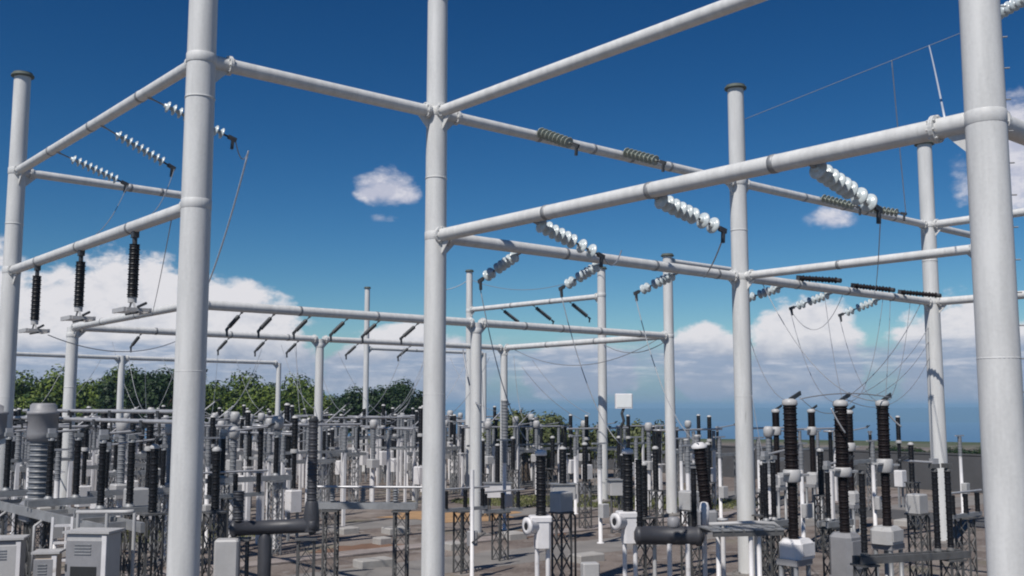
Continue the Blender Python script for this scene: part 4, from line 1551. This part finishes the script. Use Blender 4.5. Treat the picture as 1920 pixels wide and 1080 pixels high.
# ---- floodlight
p = foot(1170, 42)
t = thing('floodlight', 'white square floodlight on a thin dark pole against the sea', 'floodlight', p, R(5))
z0, z1 = zat(766, 42), zat(738, 42)
obj('lamp_head', MB().rbox((0, 0, (z0 + z1) / 2), (0.70, 0.22, z1 - z0), 0.03), M['white'], t)
obj('lamp_glass', MB().box((0, -0.115, (z0 + z1) / 2), (0.6, 0.012, (z1 - z0) * 0.82)), M['glass'], t)
obj('bracket', MB().poly([(0, 0, z0 + 0.02), (-0.08, 0, z0 - 0.2), (0.0, 0, z0 - 0.5), (-0.12, 0, z0 - 0.75)], 0.06, 8), M['dark'], t)
obj('pole', MB().tube((-0.12, 0, 0), (-0.12, 0, z0 - 0.7), 0.05, 10), M['dark'], t)

# ---- small equipment on stands in the middle distance
def box_stand(label, x, Y, yb0, yb1, wd, bush=None, m='pale', group=None):
    p = foot(x, Y)
    z0, z1 = zat(yb1, Y), zat(yb0, Y)
    t = thing('switch_box', label, 'box', p, R(10), group)
    obj('body', MB().rbox((0, 0, (z0 + z1) / 2), (wd, 0.5, z1 - z0), 0.03), M[m], t)
    obj('lid', MB().box((0, 0, z1 + 0.015), (wd + 0.1, 0.6, 0.04)), M['galv'], t)
    for sx in (-0.3, 0.3):
        obj('leg', MB().tube((wd * sx, 0, 0), (wd * sx, 0, z0), 0.05, 8), M['lattice'], t)
    for bx, r, yt, mm in (bush or []):
        zt = zat(yt, Y)
        bushing(t, (bx, 0, z1 + 0.02), (0, 0, 1), zt - z1 - 0.1, r, mm, 14)
        obj('cap', MB().lathe([(r * 0.9, zt - 0.1), (r * 1.0, zt - 0.04), (r * 0.5, zt)], (bx, 0, 0), seg=12), M['pale'], t)
    return t


box_stand('pale switch box with dark bushing behind the nearest white-headed transformer', 1055, 38, 908, 936, 0.85, [(0.0, 0.15, 838, 'black')])
box_stand('pale box with thin black bushing beside the slim column under the low crossbeam', 933, 44, 906, 932, 1.1, [(0.0, 0.11, 832, 'black'), (0.3, 0.16, 748, 'grey_porc')], 'white')
box_stand('small pale box on a stand left of the column by the floodlight', 1152, 40, 900, 928, 0.5, [(0.35, 0.14, 850, 'black')])
box_stand('pale box with short bushings right of the low capped column', 1298, 46, 870, 905, 0.9, [(-0.3, 0.12, 822, 'grey_porc'), (0.2, 0.13, 815, 'grey_porc')], 'midgrey')
t = thing('operating_post', 'white pipe post with grey operating box at the feet of the paired columns', 'post', foot(886, 29.4), 0)
obj('pipe', MB().lathe([(0.10, 0), (0.10, 0.04), (0.055, 0.05), (0.055, 3.0)], seg=12), M['white'], t)
obj('operating_box', MB().rbox((0.0, 0.12, 1.1), (0.3, 0.18, 0.4), 0.02), M['midgrey'], t)
obj('lever', MB().bar((0, -0.05, 1.0), (0.35, -0.08, 1.25), 0.04), M['dark'], t)

# ------------------------------------------------------------------ crowded rows of equipment at the back
PROTO = {}
GL = {}


def proto(kind, t):
    PROTO[kind] = [t, 0]


GSW = 'grey switches in the crowded back rows'
L_SW = 'black post switch on a lattice stand in the crowded rows behind'
proto('sw', switch(L_SW, Vector((0, 0, 0)), 0, [-0.9, 0.9], 2.5, 1.25, 0.085, 'black', GSW, (-0.9, 0.6, 0.15), (-1.4, 1.4), (-0.9, 0.9), 'galv', lattm='galv'))
proto('swo', switch('grey post switch with its blade raised in the crowded rows behind', Vector((0, 0, 0)), 0, [-0.9, 0.0, 0.9], 2.4, 1.2, 0.085, 'grey_porc', GSW, (-0.9, 0.3, 0.95), (-1.4, 1.4), (-0.8, 0.8), 'galv', lattm='galv'))
GCT = 'grey instrument transformers in the crowded back rows'
t = thing('current_transformer', 'slim grey instrument transformer in the crowded rows behind', 'transformer', (0, 0, 0), 0, GCT)
bushing(t, (0, 0, 2.3), (0, 0, 1), 1.5, 0.12, 'grey_porc', 15)
obj('head_tank', MB().lathe([(0.12, 3.8), (0.19, 3.85), (0.20, 4.12), (0.15, 4.22), (0.08, 4.24)], seg=16), M['pale'], t)
obj('base_tank', MB().rbox((0, 0, 2.1), (0.5, 0.5, 0.42), 0.04), M['pale'], t)
obj('stand', MB().lathe([(0.10, 0), (0.09, 1.9)], seg=12), M['white'], t)
proto('ct', t)
GBR = 'dark breakers in the crowded back rows'
t = thing('circuit_breaker', 'dark breaker pole with white cabinet in the crowded rows behind', 'circuit breaker', (0, 0, 0), 0, GBR)
bushing(t, (0, 0, 1.9), (0, 0, 1), 1.3, 0.095, 'black', 13, 'lower_porcelain')
bushing(t, (0, 0, 3.35), (0, 0, 1), 1.15, 0.125, 'black', 12, 'upper_porcelain')
obj('housing', MB().lathe([(0.15, 3.2), (0.16, 3.25), (0.14, 3.35)], seg=14), M['pale'], t)
obj('cap', MB().lathe([(0.13, 4.5), (0.08, 4.58)], seg=14), M['pale'], t)
obj('mechanism_box', MB().rbox((0, 0, 1.45), (0.5, 0.45, 0.8), 0.04), M['white'], t)
for x in (-0.18, 0.18):
    obj('leg', MB().box((x, 0, 0.53), (0.09, 0.09, 1.05)), M['galv'], t)
proto('br', t)
GAR = 'dark arresters in the crowded back rows'
t = thing('surge_arrester', 'dark ribbed arrester on a pale stand in the crowded rows behind', 'arrester', (0, 0, 0), 0, GAR)
bushing(t, (0, 0, 2.4), (0, 0, 1), 1.6, 0.10, 'black', 16)
obj('grading_ring', MB().lathe([(0.26, 3.9), (0.3, 3.92), (0.3, 3.97), (0.26, 3.98), (0.26, 3.9)], seg=16, caps=False).bar((-0.27, 0, 3.94), (0.27, 0, 3.94), 0.03), M['tube'], t)
obj('stand', MB().box((0, 0, 1.2), (0.14, 0.14, 2.4)).box((0, 0, 2.38), (0.36, 0.36, 0.05)), M['white'], t)
proto('ar', t)
GBS = 'grey bus supports in the crowded back rows'
t = thing('bus_support', 'grey bus support with a tube across its posts in the crowded rows behind', 'stand', (0, 0, 0), 0, GBS)
for x in (-1.6, 0, 1.6):
    bushing(t, (x, 0, 2.9), (0, 0, 1), 0.9, 0.1, 'grey_porc', 9, 'post_insulator')
    obj('post', MB().box((x, 0, 1.4), (0.11, 0.11, 2.8)), M['white'], t)
obj('crossarm', MB().bar((-1.9, 0, 2.85), (1.9, 0, 2.85), 0.12, 0.1), M['galv'], t)
obj('bus_bar', MB().tube((-2.3, 0, 3.88), (2.3, 0, 3.88), 0.05, 8), M['tube'], t)
proto('bs', t)


t = thing('post_stand', 'black post on a dark lattice stand', 'stand', (0, 0, 0), 0, 'black posts on lattice stands in the middle distance')
lattice(t, (0, 0), 0, 1.9, 0.36, 'lattice', 0.05)
bushing(t, (0, 0, 1.95), (0, 0, 1), 1.5, 0.12, 'black', 15)
obj('cap', MB().lathe([(0.12, 3.45), (0.13, 3.5), (0.06, 3.56)], seg=12), M['pale'], t)
proto('bp', t)
t = thing('pipe_stand', 'pale pipe stand with a small grey box', 'stand', (0, 0, 0), 0, 'pale pipe stands in the middle distance')
obj('pipe', MB().lathe([(0.14, 0), (0.14, 0.04), (0.075, 0.05), (0.075, 2.7)], seg=12), M['white'], t)
bushing(t, (0, 0, 2.72), (0, 0, 1), 0.9, 0.1, 'grey_porc', 9)
obj('operating_box', MB().rbox((0.0, -0.18, 1.2), (0.36, 0.26, 0.5), 0.02), M['pale'], t)
obj('arm', MB().bar((-0.4, 0, 3.66), (0.4, 0, 3.66), 0.06), M['tube'], t)
proto('ps', t)


PUT = []


def put(kind, p, rz, s=1.0):
    o = put_(kind, p, rz, s)
    PUT.append((kind, o))
    return o


def put_(kind, p, rz, s=1.0):
    t, used = PROTO[kind]
    if not used:
        PROTO[kind][1] = 1
        t.location = p; t.rotation_euler = (0, 0, rz); t.scale = (s, s, s)
        return t
    return dup(t, p, rz, scale=(s, s, s))


random.seed(5)
rowkinds = ['sw', 'ct', 'br', 'swo', 'bs', 'ar', 'sw', 'br', 'ct', 'bs', 'swo', 'sw', 'ct', 'bs', 'br', 'ar']
KEEP = [Vector((c.x, c.y)) for c in C.values()]
taken = []
count = 0
for r_ in range(31):
    v = 1.06 + r_ * 0.118
    kind = rowkinds[r_ % len(rowkinds)]
    for c_ in range(34):
        u = -1.1 + c_ * 0.16
        p = uv(u, v) + D2 * random.uniform(-0.25, 0.25) + D1 * random.uniform(-0.2, 0.2)
        x, y = proj((p.x, p.y, 0))
        if x < -60 or x > 1010 or p.y > 88 or p.y < 31:
            continue
        if x > 590 and p.y < 50:
            continue
        if x > 830 and p.y < 56:
            continue
        if random.random() < 0.12:
            continue
        if any((Vector((p.x, p.y)) - k).length < 1.3 for k in KEEP):
            continue
        lim = 1.65 if kind in ('sw', 'swo', 'bs') else 1.1
        if any((p - k).length < lim for k in taken):
            continue
        taken.append(p)
        NEWK = (kind if random.random() < 0.68 else random.choice(['ct', 'br', 'ar', 'bs', 'ps', 'ps', 'bp']))
        put(NEWK, p, RZ + (math.pi / 2 if kind == 'bs' and random.random() < 0.5 else 0), random.uniform(0.94, 1.08))
        count += 1
print('back row things', count)
for x, Y, k in [(852, 60, 'br'), (868, 57, 'ar'), (915, 55, 'ct'), (962, 49, 'bp'), (985, 62, 'sw'), (1010, 58, 'bs'), (1036, 50, 'bp'), (1078, 47, 'ps'), (1100, 55, 'br'), (1140, 62, 'sw'),
                (1160, 50, 'bp'), (1192, 45, 'ps'), (1216, 50, 'ct'), (1236, 46, 'ar'), (1276, 43, 'ps'), (1300, 50, 'bs'), (1326, 41, 'bp'), (1348, 45, 'ps'), (1364, 55, 'sw'), (1421, 44, 'ps'),
                (1440, 40, 'ct'), (1464, 50, 'sw'), (1500, 37, 'ps'), (1532, 52, 'bs'), (1556, 44, 'ar'), (1612, 48, 'sw'), (1634, 40, 'ps'), (1684, 50, 'br'), (1706, 41, 'bp'), (1798, 47, 'ps'),
                (1060, 56, 'ar'), (1122, 53, 'bs'), (1178, 57, 'br'), (1250, 58, 'sw'), (1310, 60, 'br'), (1400, 50, 'ar'), (1480, 56, 'br'), (1580, 57, 'ct'), (1408, 36, 'bp'), (1536, 35, 'bp'),
                (905, 46, 'bp'), (946, 41, 'ps'), (1096, 41, 'bp'), (1124, 37, 'ps'), (1228, 37, 'bp'), (1288, 35, 'ps'),
                (1070, 60, 'br'), (1095, 58, 'ct'), (1035, 63, 'sw'), (1225, 55, 'ar'), (1205, 60, 'bs'), (1330, 52, 'br'), (1290, 58, 'ct'), (1440, 54, 'bs')]:
    put(k, foot(x, Y), RZ, 0.95)

ORD = ['first', 'second', 'third', 'fourth', 'fifth', 'sixth', 'seventh', 'eighth', 'ninth', 'tenth', 'eleventh', 'twelfth', 'thirteenth', 'fourteenth',
       'fifteenth', 'sixteenth', 'seventeenth', 'eighteenth', 'nineteenth', 'twentieth']
ORD += ['twenty-' + q for q in ORD[:9]] + ['thirtieth'] + ['thirty-' + q for q in ORD[:9]]
KD = {'bp': 'black lattice-stand post', 'ps': 'pale pipe stand', 'sw': 'black two-post switch', 'swo': 'grey three-post switch', 'ct': 'slim grey transformer', 'br': 'dark breaker pole', 'ar': 'dark ribbed arrester', 'bs': 'grey bus support'}
ZONES = [(-400, 137, 'left of short left column'), (137, 365, 'between short and thick left columns'), (365, 600, 'between thick left column and mast'),
         (600, 817, 'between mast and central column'), (817, 1388, 'between central column and capped column'), (1388, 2500, 'right of capped column')]


def ordinals(items, text):
    """items: (picture x, object); labels them from left to right"""
    items.sort(key=lambda q: q[0])
    for i, (x, o) in enumerate(items):
        o['label'] = text % (ORD[i] + ' from left')


for kd, desc in KD.items():
    for x0, x1, zt in ZONES:
        for near in (True, False):
            its = []
            for k, o in PUT:
                x, _ = proj(o.location)
                if k == kd and x0 <= x < x1 and (o.location.y < 56) == near:
                    its.append((x, o))
            ordinals(its, desc + ' %s, ' + ('nearer' if near else 'farther') + ' rows, ' + zt)
ordinals(SH, 'dark shrub, %s in the row behind the boundary wall')
for kd, dk in (('g', 'sunlit green tree'), ('d', 'dark green tree')):
    its = []
    for o in S.objects:
        if o.name.startswith('tree') and o.parent is None and o.get('group') == GT and o['label'] == (L1 if kd == 'g' else L2):
            its.append((proj(o.location)[0], o))
    ordinals(its, dk + ', %s in the row beyond the yard')

# ------------------------------------------------------------------ conductors and jumpers
def sag(a, b, s, n=16, side=Vector((0, 0, 0))):
    a, b = Vector(a), Vector(b)
    return [a.lerp(b, i / n) + (Vector((0, 0, -s)) + side) * (4 * (i / n) * (1 - i / n)) for i in range(n + 1)]


def wire(label, a, b, s, r=0.014, m='wire', group=None, name='jumper_wire', cat='wire'):
    o = obj(name, MB().poly(sag(a, b, s), r, 6), M[m])
    tag(o, label, cat, group)
    return o


ZT = lambda x, y, Y: at(x, y, Y)
wire('bright jumper wire curving down right of the thick left column', at(466, 283, 23.5), at(376, 566, 28.0), 0.3, 0.020, 'bright_wire')
wire('jumper wire from the string behind the thick left column', ENDS[('AB', 2)], at(466, 283, 23.5), 0.3, 0.012)
LA, LB = ENDS['tr'], at(1390, 226, C['P'].y)


def on_line(x):
    lo, hi = 0.0, 1.0
    for _ in range(40):
        m_ = (lo + hi) / 2
        if proj(LA.lerp(LB, m_))[0] > x:
            lo = m_
        else:
            hi = m_
    return LA.lerp(LB, lo)


wire('thin line running left from the top right string', LA, LB, 0.0, 0.009)
wire('pale jumper wire dropping to the long crossbeam flange at top right', on_line(1742), on_beam('MRl', 1772, False), -0.05, 0.016, 'bright_wire')
wire('pale jumper wire hanging left of the top right jumper', on_line(1672), ENDS[('up', 3)], 0.1, 0.014, 'bright_wire')
wire('thin jumper from the long crossbeam string right of the capped column', ENDS[('MR', 2)], on_beam('PQl', 1640, False), 0.3, 0.010)
wire('thin jumper from the left string down to the hanging insulators', ENDS[('AB', 0)], on_beam('ABl', 175, False), 0.2, 0.009)
wire('thin jumper from the middle left string down to the hanging insulators', ENDS[('AB', 1)], on_beam('ABl', 280, False), 0.2, 0.009)
wire('thin wire loop hanging from the middle string right of the capped column', ENDS[('dn', 4)], on_beam('PQl', 1580), 0.9, 0.009)
wire('thin wire hanging in a bow by the right-hand column', on_beam('PQl', 1655), at(1590, 752, 25.4), 0.9, 0.009)
wire('thin wire hanging from the leftmost right-hand string', ENDS[('dn', 3)], at(1432, 860, 27), 0.5, 0.009)
wire('conductor dropping to the leftmost tall brown pole', ENDS[('dn', 3)], at(1490, 750, 24.2), 0.9, 0.009)
wire('conductor dropping to the middle tall brown pole', ENDS[('dn', 4)], at(1585, 750, 25.2), 1.0, 0.009)
wire('conductor dropping to the rightmost tall brown pole', ENDS[('dn', 5)], at(1668, 748, 26.4), 1.0, 0.009)
wire('slanted conductor from the tall brown poles up to the right', at(1600, 745, 26), at(1742, 612, C['Q'].y), 0.35, 0.009)
wire('second slanted conductor above the rightmost tall brown pole', at(1640, 742, 27), at(1742, 640, C['Q'].y), 0.25, 0.009)
wire('sagging wire across the gap between the tall brown poles', at(1500, 745, 24.4), at(1600, 750, 25.4), 0.35, 0.009)
wire('sagging wire between the middle and right tall brown poles', at(1586, 748, 25.2), at(1744, 668, C['Q'].y), 0.8, 0.009)
wire('vertical thin dropper left of the right-hand column', on_beam('PQl', 1706), at(1668, 750, 26.4), 0.5, 0.009)
wire('second vertical dropper above the rightmost tall brown pole', on_beam('PQl', 1669), at(1660, 752, 26.4), 0.15, 0.009)
wire('third dropper in the tangle above the tall brown poles', on_beam('PQl', 1545), at(1580, 752, 25.2), 0.3, 0.009)
wire('jumper wire falling beside the right-hand column foot', at(1690, 800, 26.4), at(1655, 762, 26.4), 0.05, 0.02, 'tube')
wire('jumper tube crossing the middle tall brown pole', at(1558, 765, 24.9), at(1585, 812, 24.9), 0.03, 0.02, 'tube')
wire('jumper wire falling from the left string to equipment near the central column', ENDS[('dn', 0)], at(1015, 845, 25), 1.0, 0.012)
wire('jumper wire falling from the middle left string to the white-headed transformer', ENDS[('dn', 1)], at(1176, 842, 25.6), 0.8, 0.012)
wire('jumper wire falling towards the brown tilted bushing', ENDS[('dn', 2)], at(1310, 832, 26), 0.8, 0.012)
wire('jumper wire from the string nearest the central column', ENDS[('MR', 0)], at(1165, 470, 24), 0.25, 0.014)
wire('jumper wire from the string left of the capped column', ENDS[('MR', 1)], at(1320, 520, 24), 0.1, 0.014)
wire('wire looping from the leftmost to the rightmost tall brown pole', at(1500, 748, 24.4), at(1672, 746, 26.4), -0.12, 0.014)
wire('slack wire rising from the rightmost pole towards the capped column', at(1655, 752, 26.4), on_beam('PQl', 1430), 0.9, 0.012)
wire('fine wire crossing the tangle from the middle pole to the right', at(1577, 752, 25.2), on_beam('PQl', 1725), 0.4, 0.012)
wire('curved cable hanging behind the paired columns', at(868, 655, 40), at(902, 760, 38), 0.6, 0.03)
wire('thin overhead line left of the far slim capped column', at(836, 543, 60), at(878, 525, 60), 0.1, 0.02)
wire('thin overhead line right of the far slim capped column', at(884, 525, 60), at(1128, 505, 52), 0.8, 0.015)
wire('thin sagging line below the two low crossbeams left of the floodlight column', Vector((C['I'].x, C['I'].y, 8.0)), at(1248, 640, C['D'].y), 0.5, 0.02)
wire('second sagging line below the low crossbeam end', on_beam('DJ', 965), on_beam('ED', 1235), 1.0, 0.018)
wire('thin conductor drop behind the black hanging insulators', on_beam('ABl', 322), on_beam('CA', 285), 0.1, 0.010)
wire('slack conductor under the hanging black insulator frames', at(90, 628, 27), at(330, 640, 36), 0.4, 0.014)
G9 = 'slack conductors over the crowded back rows'
L9 = 'slack thin conductor hanging over the crowded back rows'
random.seed(9)
LW = []
for k in range(28):
    x = random.uniform(120, 1000)
    Y = random.uniform(45, 75)
    a = at(x, random.uniform(640, 690), Y)
    b_ = at(x + random.uniform(-120, 120), random.uniform(770, 800), Y - random.uniform(0, 6))
    LW.append((x, wire(L9, a, b_, random.uniform(0.3, 1.2), 0.012, 'wire', G9, 'conductor')))
ordinals(LW, 'slack thin conductor over the crowded back rows, its top end %s')
LW = []
G10 = 'cables lying over the equipment rows'
for k in range(14):
    x = random.uniform(20, 780)
    Y = random.uniform(34, 60)
    a = at(x, random.uniform(785, 820), Y)
    b_ = at(x + random.uniform(40, 130), random.uniform(785, 830), Y + random.uniform(0, 6))
    LW.append((x, wire('bus conductor', a, b_, random.uniform(0.1, 0.5), 0.025, 'tube', G10, 'conductor')))
ordinals(LW, 'pale conductor strung between equipment tops in the back rows, %s')
